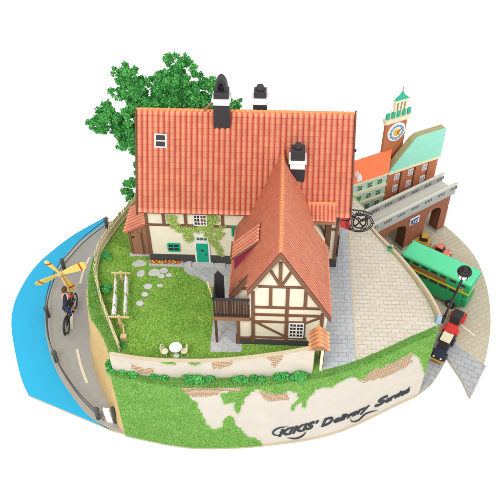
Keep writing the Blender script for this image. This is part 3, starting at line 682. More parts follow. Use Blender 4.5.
# flower bed left of the door
fb = root('flower_bed', 'low stone planter of red and yellow flowers under the small teal window', 'flower bed', (-5.0, -1.15, 0))
m = MB(); m.box(-5.72, -4.22, -1.28, -1.0, 0, .1); m.build('planter', 'stone', fb)
for mat, nm in (('flower_r', 'red_flowers'), ('flower_y', 'yellow_flowers')):
    m = MB()
    for k in range(46): m.blob((random.uniform(-5.62, -4.32), random.uniform(-1.22, -1.06), .15+random.random()*.06), .035, k, 1)
    m.build(nm, mat, fb)
m = MB(); scatter_leaves(m, [Vector((-5.6+.17*k, -1.14, .1)) for k in range(8)], [.12]*8, 500, .02, .6); m.build('leaves', 'bush', fb, fix=False)
m = MB()
for k in range(3): m.box(-4.22+.1*k, -3.8-.01*k, -1.3, -1.02-.005*k, .05*k, .05+.05*k)
tagged(m, 'garden_steps', 'stone', 'three shallow pale stone steps between the planter and the teal door', 'steps', (-4.0, -1.2, 0))
# shed
sh = root('garden_shed', 'small brown lean to shed with red roof against the left end of the house', 'shed', (-6.2, 0, 0))
m = MB(); m.prism([(-6.62, -.55, .04), (-5.74, -.55, .04), (-5.74, -.55, 1.93), (-6.62, -.55, 1.45)], (0, 1.5, 0)); m.build('wall', 'wood', sh)
m = MB()
for k in range(5): m.box(-6.6+.2*k, -6.59+.2*k, -.565, -.55, .05, 1.4+.08*k)
m.build('plank_joints', 'darkwood', sh)
m = MB(); vs_ = Vector((-1.02, 0, -.56)); Ls = vs_.length; vs_.normalize(); roof_panel(m, (-5.76, -.72, 2.06), (0, 1, 0), vs_, 1.75, Ls, .22, .2, amp=.02); rr_ = m.build('roof', 'tile2', sh, smooth=True, fix=False)
m = MB(); m.prism([(-5.76, -.7, 2.04), (-6.77, -.7, 1.49), (-6.77, -.7, 1.43), (-5.76, -.7, 1.98)], (0, 1.7, 0)); m.build('roof_board', 'coral', rr_)
m = MB(); m.box(-6.5, -6.05, -.585, -.55, .06, 1.35); dq = m.build('door', 'wood', sh)
m = MB(); m.box(-6.07, -6.04, -.592, -.56, .06, 1.4); m.box(-6.52, -6.49, -.592, -.56, .06, 1.4); m.build('door_frame', 'darkwood', dq)
m = MB(); m.lathe((-6.42, -.6, 1.15), [(.05, 0), (.05, .03)], 10, (0, -1, 0)); m.build('door_pull', 'iron', dq)
m = MB(); m.box(-6.7, -5.7, -.68, -.5, 0, .05); m.build('threshold', 'stone', sh)
# stepping stones
STN = [(139, 264, 17, 8, 'large flat stepping stone nearest the shed door'), (141, 274, 10, 8, 'tilted oval stepping stone just below the one by the shed'), (154.5, 273, 15, 9, 'broadest stepping stone of the cluster under the flower bed'), (164, 271, 10, 6, 'upper right stepping stone of the cluster under the flower bed'), (169, 275.5, 8, 5, 'small stepping stone at the right tip of the cluster'), (161.5, 276.5, 8, 5, 'small stepping stone at the bottom of the cluster'), (148, 287, 11, 6, 'stepping stone in the middle of the lawn with a small one to its right'), (160, 286, 7, 4, 'smallest stepping stone, mid lawn to the right'), (145, 295, 8, 5, 'stepping stone second from the bottom of the lawn trail'), (140, 304, 9, 6, 'lowest stepping stone, beside the clothes line')]
for i, (x, y, w0, h0, lab) in enumerate(STN):
    c = at(x, y); k = (c-CAM).length/675; m = MB(); P = [(c.x+.42*w0*k*math.cos(t)*(1+.22*noise.noise(Vector((i*5, math.cos(t)*1.3, math.sin(t)*1.3)))), c.y+.42*h0*k/.7*math.sin(t)*(1+.22*noise.noise(Vector((i*9, math.sin(t)*1.4, math.cos(t))))), .0) for t in np.linspace(0, 2*PI, 15)[:-1]]
    m.prism([(q[0], q[1], 0) for q in P], (0, 0, .035+.003*i)); tagged(m, 'stepping_stone', 'stone', lab, 'stepping stone', (c.x, c.y, 0), 'stepping stones across the lawn', bevel=.015)
# ------------------------------------------------------------------ garden wall
WH = 1.02
GW = [(111, 345)]
W1 = [(132, 362), (140, 366), (154, 370), (152, 375), (138, 373), (131, 368)]
W2 = [(162, 350), (208, 349), (202, 357), (188, 361), (174, 359), (164, 356)]
W3 = [(212, 361), (221, 357), (233, 356), (231, 365), (220, 370), (212, 367)]
W4 = [(261, 350), (303, 342), (300, 349), (284, 353), (280, 361), (274, 369), (270, 361), (264, 355)]
I1 = [(156, 356), (164, 358), (176, 362), (176, 364), (166, 363), (158, 360)]; I2 = [(188, 361), (200, 356), (214, 351), (206, 359), (196, 364), (190, 364)]
WHF = lambda t: 1.0+.5*max(0, min(1, (t-.45)/.53))**1.4
gwall = faced_wall(lw, 0, WH, .03, [(1, W1), (1, W2), (1, W3), (1, W4), (2, I1), (2, I2)], ['wallp', 'oldbrick', 'lawnf'], 'garden_wall', [0, .012, .03], flock=(2,), zs=WHF)
Lw = curve_len(lw)
tp_ = MB(); n = 60; V = []
for i in range(n+1):
    p, nn = curve_at(lw, Lw, Lw[-1]*i/n); k_ = WH*WHF(i/n); V += [p+nn*.02+Vector((0, 0, k_)), p+nn*.02+Vector((0, 0, k_+.05)), p-nn*.12+Vector((0, 0, k_+.05)), p-nn*.12+Vector((0, 0, 0))]
tp_.add(V, [(4*i+k, 4*i+4+k, 4*i+5+k, 4*i+1+k) for i in range(n) for k in range(3)]+[(0, 1, 2, 3), (4*n, 4*n+3, 4*n+2, 4*n+1)])
gw = root('garden_wall', 'low cream plaster wall with patches of bare brick along the front of the lawn', 'wall', (-2.3, -7.0, 0))
ORG[gw.name] = Vector((-2.3, -7, 0)); gwall.name = 'wall_face'; gwall.parent = gw; gwall.location = (2.3, 7, 0)
tp_.build('coping', 'edge', gw)
# little tiled gateway at the right end of the wall
gt = root('gateway', 'little gateway with an orange tiled roof at the right end of the garden wall', 'gateway', (1.66, -6.3, 0))
m = MB(); gx, gz = 1.66, 1.86; hw = .36
for sgn in (-1, 1):
    v_ = Vector((sgn*hw, 0, -.34)); Lg = v_.length; v_.normalize()
    if sgn > 0: roof_panel(m, (gx, -6.9, gz), (0, 1, 0), v_, .95, Lg, .19, .16, amp=.04)
    else: roof_panel(m, (gx, -5.95, gz), (0, -1, 0), v_, .95, Lg, .19, .16, amp=.04)
rf = m.build('roof', 'tile_o', gt, smooth=True, fix=False)
m = MB(); m.tube([(gx, -6.92, gz+.02), (gx, -5.94, gz+.02)], .04, 8); m.build('ridge', 'ridge', rf)
m = MB(); m.prism([(gx-.33, -6.84, gz-.36), (gx+.33, -6.84, gz-.36), (gx, -6.84, gz-.05)], (0, .85, 0)); m.build('roof_board', 'wood', gt)
for x in (gx-.2, gx+.14):
    for y in (-6.7, -6.1):
        m = MB(); m.box(x-.05, x+.05, y, y+.1, 0, gz-.35); m.build('post', 'wood' if y > -6.3 else 'ivory', gt)
m = MB(); m.box(gx+.2, gx+.24, -6.5, -5.85, 0, 1.1); m.build('gate', 'plinth', gt)
# bushes in front of the wall
BU = [(117, 368, .33, 'bushy green shrub at the far left end of the garden wall'), (129, 370, .3, 'second green shrub from the left end of the garden wall'), (160, 376, .26, 'lone low green shrub before the left half of the garden wall'), (193, 377, .3, 'left shrub of the low clump before the middle of the wall'), (208, 378, .28, 'right shrub of the low clump before the middle of the wall'), (240, 378, .24, 'low green shrub before the wall under the balcony'), (257, 377, .24, 'flat green shrub below the gable front'), (283, 376, .28, 'green shrub below the cottage window in the gable'), (299, 374, .36, 'fullest dark green shrub just left of the gateway')]
for x, y, r, lab in BU:
    c = at(x, y+1); clump('shrub', 'bush', lab, 'shrub', (c.x, c.y-.05, 0), r*1.25, group='shrubs along the foot of the garden wall', count=1100)
for x, y, lab in ((104, 257, 'round green shrub on the lawn inside the upper bend of the picket fence'), (104, 291, 'round green shrub on the lawn left of the clothes line'), (120, 347, 'tiny green shrub in the lawn corner behind the garden wall')):
    c = at(x, y); clump('shrub', 'bush', lab, 'shrub', (c.x+.05, c.y, 0), .36 if y < 300 else .2, count=900, flat=.9)
# picket fence
fp = smooth_curve(pts([(121, 352), (112, 329), (104, 308), (99, 287), (98, 272), (102, 255), (111, 240), (123, 224), (138, 206)]), .1); fL = curve_len(fp)
fn = root('picket_fence', 'pale wooden picket fence curving round the left side of the lawn', 'fence', tuple(fp[0]))
m = MB()
for h in (.2, .55): m.tube([curve_at(fp, fL, fL[-1]*i/70)[0]+Vector((0, 0, h)) for i in range(71)], .022, 5)
m.build('rail', 'fence', fn)
NP = 96; p0, nn = curve_at(fp, fL, 0)
pk = None
for i in range(NP+1):
    p, nn = curve_at(fp, fL, fL[-1]*i/NP); t = Vector((-nn.y, nn.x, 0)); h = .72+.06*math.sin(i*2.1)
    if pk is None:
        m = MB(); 
        q = Vector(); s = Vector((.046, 0, 0)); m.prism([q-s, q+s, q+s+Vector((0, 0, .66)), q+Vector((0, 0, .74)), q-s+Vector((0, 0, .66))], (0, .018, 0))
        ORG[fn.name] = Vector(); pk = m.build('picket', 'fence', fn); o = pk
    else:
        o = pk.copy(); COL.objects.link(o); o.parent = fn
    o.location = p-fp[0]+nn*(-.04); o.rotation_euler = (random.uniform(-.06, .06), random.uniform(-.05, .05), math.atan2(t.y, t.x)); o.scale = (1, 1, .95+.15*random.random())
# clothes line
cl = root('clothes_line', 'pale wooden clothes airing frame with two lines standing on the lawn', 'clothes line', tuple(at(122, 322)))
m = MB()
A1, A2, C1, C2 = at(117.5, 283), at(128, 283), at(115.5, 327), at(126.5, 327); hh = .62
for c_, y_ in (((A1+A2)/2, 0), ((C1+C2)/2, 0)):
    mm = MB(); mm.box(c_.x-.05, c_.x+.05, c_.y-.04, c_.y+.04, 0, hh+.1); mm.bar((c_.x-.42, c_.y, hh), (c_.x+.42, c_.y, hh), .06, .06)
    mm.bar((c_.x-.2, c_.y, .05), (c_.x, c_.y, .35), .04); mm.bar((c_.x+.2, c_.y, .05), (c_.x, c_.y, .35), .04); mm.build('stand', 'sand', cl)
for a, b in ((A1, C1), (A2, C2)):
    mm = MB(); mm.tube([a.lerp(b, t)+Vector((0, 0, hh+.05-.06*math.sin(PI*t))) for t in np.linspace(0, 1, 9)], .025, 6); mm.build('line', 'sand', cl)
def cloth(a, b, t0, t1, drop, wdt, lab):
    m = MB(); n = 10; k = 7; V = []
    for i in range(n+1):
        t = t0+(t1-t0)*i/n; c = a.lerp(b, t)+Vector((0, 0, hh+.09-.06*math.sin(PI*t)))
        for j in range(k+1):
            s = j/k*2-1; dx = s*wdt*.4+.02*math.sin(i*1.9+s*3); V.append(c+Vector((dx, .02*math.sin(j+i), -abs(s)**1.8*drop*.7*(1+.12*math.sin(i*1.3)))))
    m.add(V, [(i*(k+1)+j, (i+1)*(k+1)+j, (i+1)*(k+1)+j+1, i*(k+1)+j+1) for i in range(n) for j in range(k)])
    o = tagged(m, 'laundry_sheet', 'white', lab, 'laundry', tuple(a.lerp(b, (t0+t1)/2)), 'white laundry on the clothes line', smooth=True, fix=False)
    sm = o.modifiers.new('s', 'SOLIDIFY'); sm.thickness = .015
cloth(A1, C1, .14, .4, .28, .16, 'white sheet on the upper part of the left clothes line'); cloth(A1, C1, .48, .72, .34, .24, 'wider white sheet on the middle of the left clothes line'); cloth(A1, C1, .76, .95, .3, .26, 'short white sheet at the lower end of the left clothes line')
cloth(A2, C2, .08, .45, .42, .24, 'longest white sheet on the upper part of the right clothes line'); cloth(A2, C2, .52, .9, .3, .2, 'white sheet on the lower part of the right clothes line')
m = MB(); p = at(124, 339); m.tube([(p.x-.1, p.y+.5, .28), (p.x, p.y+.12, .2)], .03, 6); m.box(p.x-.12, p.x+.12, p.y-.14, p.y+.1, .02, .22); m.box(p.x-.09, p.x+.09, p.y-.11, p.y+.07, .22, .23)
tagged(m, 'wooden_box', 'sand', 'little pale wooden crate with a handle at the foot of the clothes line', 'crate', (p.x, p.y, 0), bevel=.01)
# garden table and chairs
tc = at(175.5, 347, .55); tb_ = root('garden_table', 'round white garden table on the lawn behind the wall', 'table', (tc.x, tc.y, 0))
m = MB(); m.lathe((tc.x, tc.y, .5), [(.2, 0), (.25, .02), (.25, .05), (.22, .06)], 24); m.build('table_top', 'white', tb_)
m = MB(); m.lathe((tc.x, tc.y, 0), [(.15, 0), (.04, .05), (.035, .45), (.1, .5)], 12); m.build('pedestal', 'white', tb_)
def gchair(c, face, lab):
    r = root('garden_chair', lab, 'chair', (c.x, c.y, 0), 'chairs at the garden table', local=True); r.scale = (.82,)*3
    m = MB(); m.lathe((0, 0, .3), [(.15, 0), (.18, .02), (.17, .05)], 18); m.build('seat', 'ivory', r)
    m = MB(); m.tube([(-.17, .1, .32), (-.17, .14, .58), (-.1, .16, .7), (0, .17, .74), (.1, .16, .7), (.17, .14, .58), (.17, .1, .32)], .024, 6); m.tube([(0, .15, .33), (0, .17, .73)], .018, 6); m.tube([(-.16, .14, .5), (.16, .14, .5)], .018, 6); m.build('backrest', 'ivory', r)
    for a in (-.12, .12):
        for b in (-.12, .12): m = MB(); m.tube([(a, b, .31), (a*1.25, b*1.25, 0)], .02, 6); m.build('leg', 'ivory', r)
    r.rotation_euler.z = face
gchair(at(164.5, 350, .35), 1.3, 'ivory garden chair to the left of the round white table'); gchair(at(184, 349.5, .35), -1.4, 'ivory garden chair to the right of the round white table')
# parapet on the right edge
pw = root('parapet_wall', 'long low beige parapet along the right edge of the square', 'parapet', tuple(rightE[len(rightE)//2]))
rl = [p for p in rightE[:-2]]; m = MB(); V = []; n = len(rl); Lr = curve_len(rl)
for i, p in enumerate(rl):
    _, nn = curve_at(rl, Lr, Lr[i]); h = .1+.26*i/n; V += [p-nn*.12, p-nn*.12+Vector((0, 0, h)), p-nn*.0+Vector((0, 0, h)), p.copy()]
V2 = V; m.add(V, [(4*i+k, 4*i+4+k, 4*i+5+k, 4*i+1+k) for i in range(n-1) for k in range(3)]+[(0, 1, 2, 3), (4*n-4, 4*n-1, 4*n-2, 4*n-3)]); 
m.build('wall_body', 'edge', pw)
for i, p in enumerate(rl):
    _, nn = curve_at(rl, Lr, Lr[i])
    for _ in range(12): GPTS.append((p+nn*random.uniform(0, .1)+Vector((random.uniform(-.1, .1), random.uniform(-.1, .1), -random.random()*.1)), nn.copy(), 1))
# flowers by the parapet
fp_ = at(390, 251); m = MB()
for k in range(5): m.blob((fp_.x+random.uniform(-.12, .12), fp_.y+random.uniform(-.1, .1), .24), .05, k, 1)
f1 = root('flower_pot', 'tiny blue and yellow flowers at the top of the parapet', 'flowers', (fp_.x, fp_.y, 0)); m.build('blue_flowers', 'signblue', f1)
m = MB()
for k in range(4): m.blob((fp_.x+random.uniform(-.1, .1), fp_.y+random.uniform(-.1, .1), .28), .045, k, 1)
m.build('yellow_flowers', 'flower_y', f1); m = MB(); m.lathe((fp_.x, fp_.y, 0), [(.1, 0), (.13, .2)], 10); m.build('pot', 'bush', f1)
# ------------------------------------------------------------------ flock (grass) as one piece of stuff
def tuft(m, p, n, s):
    a = Vector((random.gauss(0, 1), random.gauss(0, 1), random.gauss(0, 1))); a = (a-n*a.dot(n)).normalized(); b = (n+a.cross(n)*random.uniform(-.8, .8)+Vector((random.uniform(-.6, .6), random.uniform(-.6, .6), 0))).normalized()
    m.v += [tuple(p-a*s*.5), tuple(p+a*s*.5), tuple(p+b*s*1.2)]; k = len(m.v); m.f.append((k-3, k-2, k-1)); m.uv.append(None); m.mi.append(0)
m = MB(); up = Vector((0, 0, 1)); cnt = 0
pav = [(-4.2, -1.0), (-4.1, -1.5), (-3.85, -1.75), (-3.4, -1.9), (-2.95, -2.35), (-2.6, -2.5), (-2.55, -5.95), (-1.3, -5.9), (-1.3, -.9)]
while cnt < 42000:
    x, y = random.uniform(-8.6, 1.6), random.uniform(-7, 4)
    if x > -1.3 and y > -5.5: continue
    if in_poly(x, y, lawn_poly) and not in_poly(x, y, pav) and y < (-.96 if x > -5.7 else 4): tuft(m, Vector((x, y, .008)), up, .045); cnt += 1
stuff(m.build('grass', 'grass', fix=False), 'short green flocked grass of the lawn', 'grass')
m = MB(); cnt = 0
strip = G([p+Vector((0, .02, 0)) for p in front[::6]]); 
for p, n, k in GPTS: tuft(m, p+Vector((random.uniform(-.02, .02), 0, random.uniform(-.02, .02))), n, .04)
for _ in range(60000):
    x, y = random.uniform(-8.4, 6.9), random.uniform(-8, -1)
    if in_poly(x, y, plateau_xy := G(plateau)) if False else True:
        pass
    break
PX = G(plateau); allpave = [(1.75, -6.1)]
def dist_front(x, y): return min((p.x-x)**2+(p.y-y)**2 for p in front[::3])**.5
fx = sorted((p.x, p.y) for p in front)
def fy(x): return np.interp(x, [q[0] for q in fx], [q[1] for q in fx])
def wy(x): return np.interp(x, [p.x for p in lw], [p.y for p in lw])
for _ in range(26000):
    x = random.uniform(front[0].x, front[-1].x); y0 = fy(x); y1 = wy(x) if x < 1.7 else y0+.2+.05*noise.noise(Vector((x*3, 0, 0)))
    tuft(m, Vector((x, random.uniform(y0-.07, y1), 0.004)), up, .045)
Lq = curve_len(leftE)
for _ in range(9000):
    p, n = curve_at(leftE, Lq, random.uniform(0, Lq[-1]*.75)); tuft(m, p+n*random.uniform(-.02, .45)*(-1 if n.x < 0 else 1)+Vector((0, 0, .008)), up, .045)
for _ in range(5000):
    p, n = curve_at(front, Lfr, random.uniform(0, Lfr[-1])); tuft(m, p+n*random.uniform(.04, .07)+Vector((0, 0, random.uniform(-.08, .01))), (n+up).normalized(), .045)
stuff(m.build('ground_cover', 'grassf', fix=False), 'bright green flock growing over the brow of the cliff', 'ground cover')
# ------------------------------------------------------------------ lettering on the cliff
def flat_text(s, size, shear=0, off=0, ext=.02, sx=1):
    c = bpy.data.curves.new('t', 'FONT'); c.body = s; c.size = size; c.shear = shear; c.extrude = ext; c.offset = off; c.resolution_u = 4
    o = bpy.data.objects.new('t', c); COL.objects.link(o); dg = bpy.context.evaluated_depsgraph_get(); dg.update(); me = bpy.data.meshes.new_from_object(o.evaluated_get(dg))
    V = [(v.co.x*sx, v.co.y, v.co.z) for v in me.vertices]; F = [tuple(f.vertices) for f in me.polygons]
    bpy.data.objects.remove(o); bpy.data.curves.remove(c); bpy.data.meshes.remove(me); return V, F
Lf = curve_len(front)
def u_of(px, py, z=None):
    best = None
    for i in range(400):
        u = Lf[-1]*i/399; p, n = curve_at(front, Lf, u); q = Vector((p.x, p.y, -3.9)); x, y = proj(q)
        d = abs(x-px)
        if best is None or d < best[0]: best = (d, u, p)
    u, p = best[1], best[2]; zz = min((abs(proj(Vector((p.x, p.y, z)))[1]-py), z) for z in np.linspace(-4.5, -2, 120))[1]; return u, zz
def wrap_text(parts, m):
    for s, size, (px0, py0), (px1, py1), shear, off in parts:
        V, F = flat_text(s, size, shear, off); x0 = min(v[0] for v in V); x1 = max(v[0] for v in V); (ua, za), (ub, zb) = u_of(px0, py0), u_of(px1, py1); out = []
        for v in V:
            t = (v[0]-x0)/(x1-x0); u = ua+(ub-ua)*t; z = za+(zb-za)*t+v[1]; p, n = curve_at(front, Lf, u); out.append(Vector((p.x, p.y, z))+n*(v[2]+.03))
        m.add(out, F)
m = MB()
wrap_text([('KIKIS', .70, (278, 436), (314, 427), .25, .022), ("'", .5, (315, 425.5), (317.5, 425), .3, .03), ('D', .78, (321, 426), (332, 422.5), .25, .024), ('elivery', .58, (333, 422.5), (368, 408.5), .25, .02), ('S', .76, (374, 407), (386, 401.5), .25, .024), ('ervice', .56, (385, 402.5), (409, 391.5), .25, .02)], m)
def swash(pp, r):
    c = []
    for (x, y) in pp:
        u, z = u_of(x, y); p, n = curve_at(front, Lf, u); c.append(Vector((p.x, p.y, z))+n*.03)
    c = smooth_curve(c, .06); k = len(c); m.tube(c, [max(.008, r*math.sin(PI*(i+.7)/(k+.6))) for i in range(k)], 6)
swash([(288, 426), (280, 427), (274, 429.5), (272.5, 433), (277, 435), (282, 434)], .04)
swash([(287, 437), (296, 438), (303, 435), (306, 431)], .04)
swash([(350, 417), (352, 421), (359, 420), (365, 414), (372, 411), (379, 410)], .04)
swash([(402, 396), (406, 391), (408, 386)], .03)
tagged(m, 'raised_lettering', 'ink', 'dark slate calligraphic lettering fixed to the cream cliff front', 'lettering', (2.8, -6.9, -4), fix=False)
# ------------------------------------------------------------------ left road: railing, marker, cyclist
rp = smooth_curve(pts([(105, 424), (92, 412), (79, 398), (62, 372), (51, 345), (48.5, 318), (50, 300), (58, 278), (72, 260), (88, 243), (110, 226)], B), .15); RL = curve_len(rp)
gd = root('guard_rail', 'dark grey double guard rail between the road and the blue water', 'railing', tuple(rp[0]))
for h in (.3, .62):
    m = MB(); m.tube([p+Vector((0, 0, h)) for p in rp], .028, 6); m.build('rail', 'rail', gd, smooth=True)
for f in (.03, .3, .5, .73, .985):
    p, n = curve_at(rp, RL, RL[-1]*f); m = MB(); m.lathe((p.x, p.y, B), [(.1, 0), (.1, .5), (.13, .56), (.12, .72), (.05, .78)], 10); m.build('post', 'rail', gd, smooth=True)
p = at(110.5, 422, B); m = MB(); m.box(-.15, .15, -.05, .05, 0, 1.15); m.box(-.1, .1, .05, .1, 0, .9)
o = tag(m.build('road_sign', 'white', bevel=.01), 'small blank white board standing at the near end of the guard rail', 'board'); o.location = p; o.rotation_euler.z = -.15; o.rotation_euler.x = .06
p = at(116, 422, B); m = MB(); m.box(-.07, .07, -.1, .1, 0, 1.1); o = tag(m.build('bollard', 'plinth', bevel=.03), 'dark grey bollard between the white board and the earth bank', 'bollard'); o.location = p; o.rotation_euler.z = .5
# bicycle in local frame: +y forward
PB = at(66.5, 338, B); 
SC = 1.18
bk = root('propeller_bicycle', 'dark bicycle with a big four bladed yellow propeller on its front', 'bicycle', (PB.x, PB.y, B), local=True)
def ring(m, c, R, r, n=28): m.tube([Vector(c)+Vector((0, R*math.cos(t), R*math.sin(t))) for t in np.linspace(0, 2*PI, n+1)[:-1]], r, 6, True)
for y in (.36, 1.75):
    m = MB(); ring(m, (0, y, .36), .33, .03); wh = m.build('wheel', 'black', bk); m = MB()
    for k in range(8): m.tube([(0, y, .36), (0, y+.32*math.cos(k*PI/4), .36+.32*math.sin(k*PI/4))], .008, 4)
    m.build('spokes', 'rail', wh)
m = MB(); m.tube([(0, .36+.4*math.cos(t), .36+.4*math.sin(t)) for t in np.linspace(.5, PI+.3, 14)], .055, 6); m.build('mudguard', 'black', bk)
m = MB(); S0, HB = Vector((0, .75, .9)), Vector((0, 1.55, 1.1))
for a, b in (((0, .36, .36), (0, .95, .36)), ((0, .95, .36), S0), ((0, .36, .36), (0, .8, .8)), ((0, .95, .36), (0, 1.55, .95)), ((0, .8, .8), (0, 1.52, .98)), ((0, 1.75, .36), (0, 1.52, 1.1))): m.tube([a, b], .032, 6)
m.build('frame', 'black', bk)
m = MB(); m.tube([(-.26, 1.42, 1.14), (-.1, 1.52, 1.12), (.1, 1.52, 1.12), (.26, 1.42, 1.14)], .03, 6); m.build('handlebar', 'black', bk)
m = MB(); m.blob(S0+Vector((0, 0, .05)), .14, 1, 2, (.8, 1.3, .4), .05); m.build('saddle', 'darkwood', bk)
hubw = at(60.2, 274, PB.y+2.2, 1); hub = (hubw-Vector((PB.x, PB.y, B)))/SC; bk.scale = (SC,)*3
m = MB(); m.tube([(0, 1.52, 1.1), (hub.x*.5, 1.7, (1.1+hub.z)/2), hub], .05, 8); m.lathe(hub+Vector((0, .06, 0)), [(.1, 0), (.13, .06), (.1, .16), (.04, .22)], 12, (0, -1, 0)); pm = m.build('propeller_mast', 'sand', bk)
for tx, ty in ((36, 285), (45, 261.5), (86, 265), (73, 291)):
    tw = (at(tx, ty, hubw.y, 1)-hubw)/SC; R = tw.length; d = tw.normalized(); s = Vector((-d.z, 0, d.x)); tilt = Vector((0, 1, 0)); P = []
    for r, wd in ((.06, .05), (.25, .09), (.5, .13), (.85, .15), (.96, .12), (1.0, .05)): P.append((r, wd))
    m = MB(); V = [hub+d*R*r+(s*1.0+tilt*.35)*wd*q+tilt*.05 for r, wd in P for q in (-1, 1)]; n = len(P)
    V += [v-tilt*.05 for v in V]
    m.add(V, [(2*i, 2*i+1, 2*i+3, 2*i+2) for i in range(n-1)]+[(2*n+2*i+1, 2*n+2*i, 2*n+2*i+2, 2*n+2*i+3) for i in range(n-1)]+[(2*i, 2*i+2, 2*n+2*i+2, 2*n+2*i) for i in range(n-1)]+[(2*i+3, 2*i+1, 2*n+2*i+1, 2*n+2*i+3) for i in range(n-1)]+[(0, 2*n, 2*n+1, 1), (2*n-2, 2*n-1, 4*n-1, 4*n-2)])
    bl_ = m.build('blade', 'yellow', bk)
    m = MB(); q = hub+d*R*.78-Vector((0, .012, 0)); m.prism([q+(s+tilt*.35)*.15-d*.035, q+(s+tilt*.35)*.15+d*.035, q-(s+tilt*.35)*.15+d*.035, q-(s+tilt*.35)*.15-d*.035], (0, .08, 0)); m.build('stripe', 'orangered', bl_)
def skinned(name, verts, edges, radii, mat, parent, sub=2):
    me = bpy.data.meshes.new(name); me.from_pydata(verts, edges, []); o = bpy.data.objects.new(name, me); COL.objects.link(o); o.parent = parent
    me.materials.append(MT[mat]); sk = o.modifiers.new('skin', 'SKIN'); d = me.skin_vertices[0].data if me.skin_vertices else None
    if d is None:
        bpy.context.view_layer.objects.active = o
    L = me.skin_vertices[0].data if len(me.skin_vertices) else me.attributes
    for i, r in enumerate(radii): me.skin_vertices[0].data[i].radius = (r, r)
    me.skin_vertices[0].data[0].use_root = True
    sk.use_smooth_shade = True; sb = o.modifiers.new('sub', 'SUBSURF'); sb.levels = sub; sb.render_levels = sub; return o
def cyclist():
    r = root('person', 'brown haired cyclist in a dark waistcoat over coral sleeves pedalling the propeller bicycle', 'person', (PB.x, PB.y, B), local=True)
    r.scale = (SC*.78, SC, SC)
    V = []; E = []; R = []
    def add(p, rad, prev=None):
        V.append(p); R.append(rad)
        if prev is not None: E.append((prev, len(V)-1))
        return len(V)-1
    pel = add((0, .75, 1.02), .14); w1 = add((0, .85, 1.22), .12, pel); ch = add((0, 1.0, 1.45), .14, w1); nk = add((0, 1.08, 1.6), .06, ch); h0 = add((0, 1.1, 1.7), .11, nk); h1 = add((0, 1.1, 1.84), .09, h0)
    parts = {'leg': [], 'arm': []}
    for s in (-1, 1):
        a = add((s*.1, .78, .98), .1, pel); k = add((s*.14, 1.2, .82 if s > 0 else .98), .075, a); f = add((s*.12, 1.02, .42 if s > 0 else .6), .05, k); t = add((s*.12, 1.12, .34 if s > 0 else .52), .04, f); add((s*.12, 1.2, .32 if s > 0 else .5), .03, t)
        b = add((s*.17, 1.0, 1.5), .06, ch); e_ = add((s*.25, 1.15, 1.3), .045, b); h = add((s*.25, 1.4, 1.2), .035, e_)
        for q in range(4): g = add((s*(.22+.022*q), 1.45, 1.19), .012, h); add((s*(.22+.022*q), 1.46, 1.15-.005*q), .011, g)
        add((s*.2, 1.41, 1.18), .013, h)
    try:
        me_o = bpy.data.meshes.new('body'); me_o.from_pydata(V, E, []); o = bpy.data.objects.new('body', me_o); COL.objects.link(o); o.parent = r; me_o.materials.append(MT['skin'])
        bm = bmesh.new(); bm.from_mesh(me_o); lay = bm.verts.layers.skin.verify(); bm.verts.ensure_lookup_table()
        for i, rad in enumerate(R): bm.verts[i][lay].radius = (rad, rad)
        bm.verts[0][lay].use_root = True; bm.to_mesh(me_o); bm.free()
        o.modifiers.new('skin', 'SKIN'); sb = o.modifiers.new('sub', 'SUBSURF'); sb.levels = sb.render_levels = 1
    except Exception as ex: print('skin failed', ex)
    def loft(chain, name, mat):
        m = MB()
        for c in chain: m.tube([p for p, _ in c], [q for _, q in c], 12)
        return m.build(name, mat, r, smooth=True)
    loft([[((0, .76, 1.0), .16), ((0, .86, 1.22), .15), ((0, 1.0, 1.45), .155), ((0, 1.07, 1.57), .08)]], 'waistcoat', 'navy')
    loft([[((s*.12, .99, 1.5), .09), ((s*.25, 1.15, 1.3), .065), ((s*.25, 1.3, 1.24), .05)] for s in (-1, 1)], 'shirt', 'shirt')
    loft([[((s*.07, .74, 1.02), .14), ((s*.14, 1.2, .82 if s > 0 else .98), .1), ((s*.12, 1.03, .45 if s > 0 else .63), .07)] for s in (-1, 1)], 'trousers', 'navy')
    m = MB(); m.blob((0, 1.06, 1.82), .15, 3, 2, (1, 1.05, .9), .12); m.build('hair', 'hair', r, smooth=True)
    for s in (-1, 1): m = MB(); m.blob((s*.12, 1.13, .34 if s > 0 else .52), .07, 2, 2, (.7, 1.5, .6), .05); m.build('shoe', 'darkwood', r, smooth=True)
    m = MB(); m.tube([(.05, .6, 1.25), (.18, .72, .9), (.2, .7, .62)], [.04, .06, .04], 10); m.build('blue_bag', 'blue', r, smooth=True)
    return r
cyclist()
# ------------------------------------------------------------------ viaduct
VA = Vector((6.93, 4.98, 0)); va = math.radians(36.6); vd_ = Vector((math.cos(va), math.sin(va), 0)); vn = Vector((math.sin(va), -math.cos(va), 0))   # vn towards the viewer
def vp(s, z, d=0): return VA+vd_*s+vn*d+Vector((0, 0, z))
via = root('viaduct', 'brown brick railway viaduct with two arches and a pale concrete deck', 'viaduct', (8, 6, B))
arches = [(-1.75, -.02, 'a'), (1.42, 2.56, 'b')]; ZD = -1.92; TH = .62; S0_, S1_ = -3.2, 3.08
zs = B
def arch_top(s, s0, s1, zspring=-2.95, zt=-2.45):
    t = (s-s0)/(s1-s0)*2-1; return zspring+(zt-zspring)*math.sqrt(max(0, 1-t*t))
prof = [(S0_, B)]
for s0, s1, _ in arches:
    prof += [(s0, B)]+[(s0+(s1-s0)*k/16, arch_top(s0+(s1-s0)*k/16, s0, s1)) for k in range(17)]+[(s1, B)]
prof += [(S1_, B), (S1_, ZD), (S0_, ZD)]
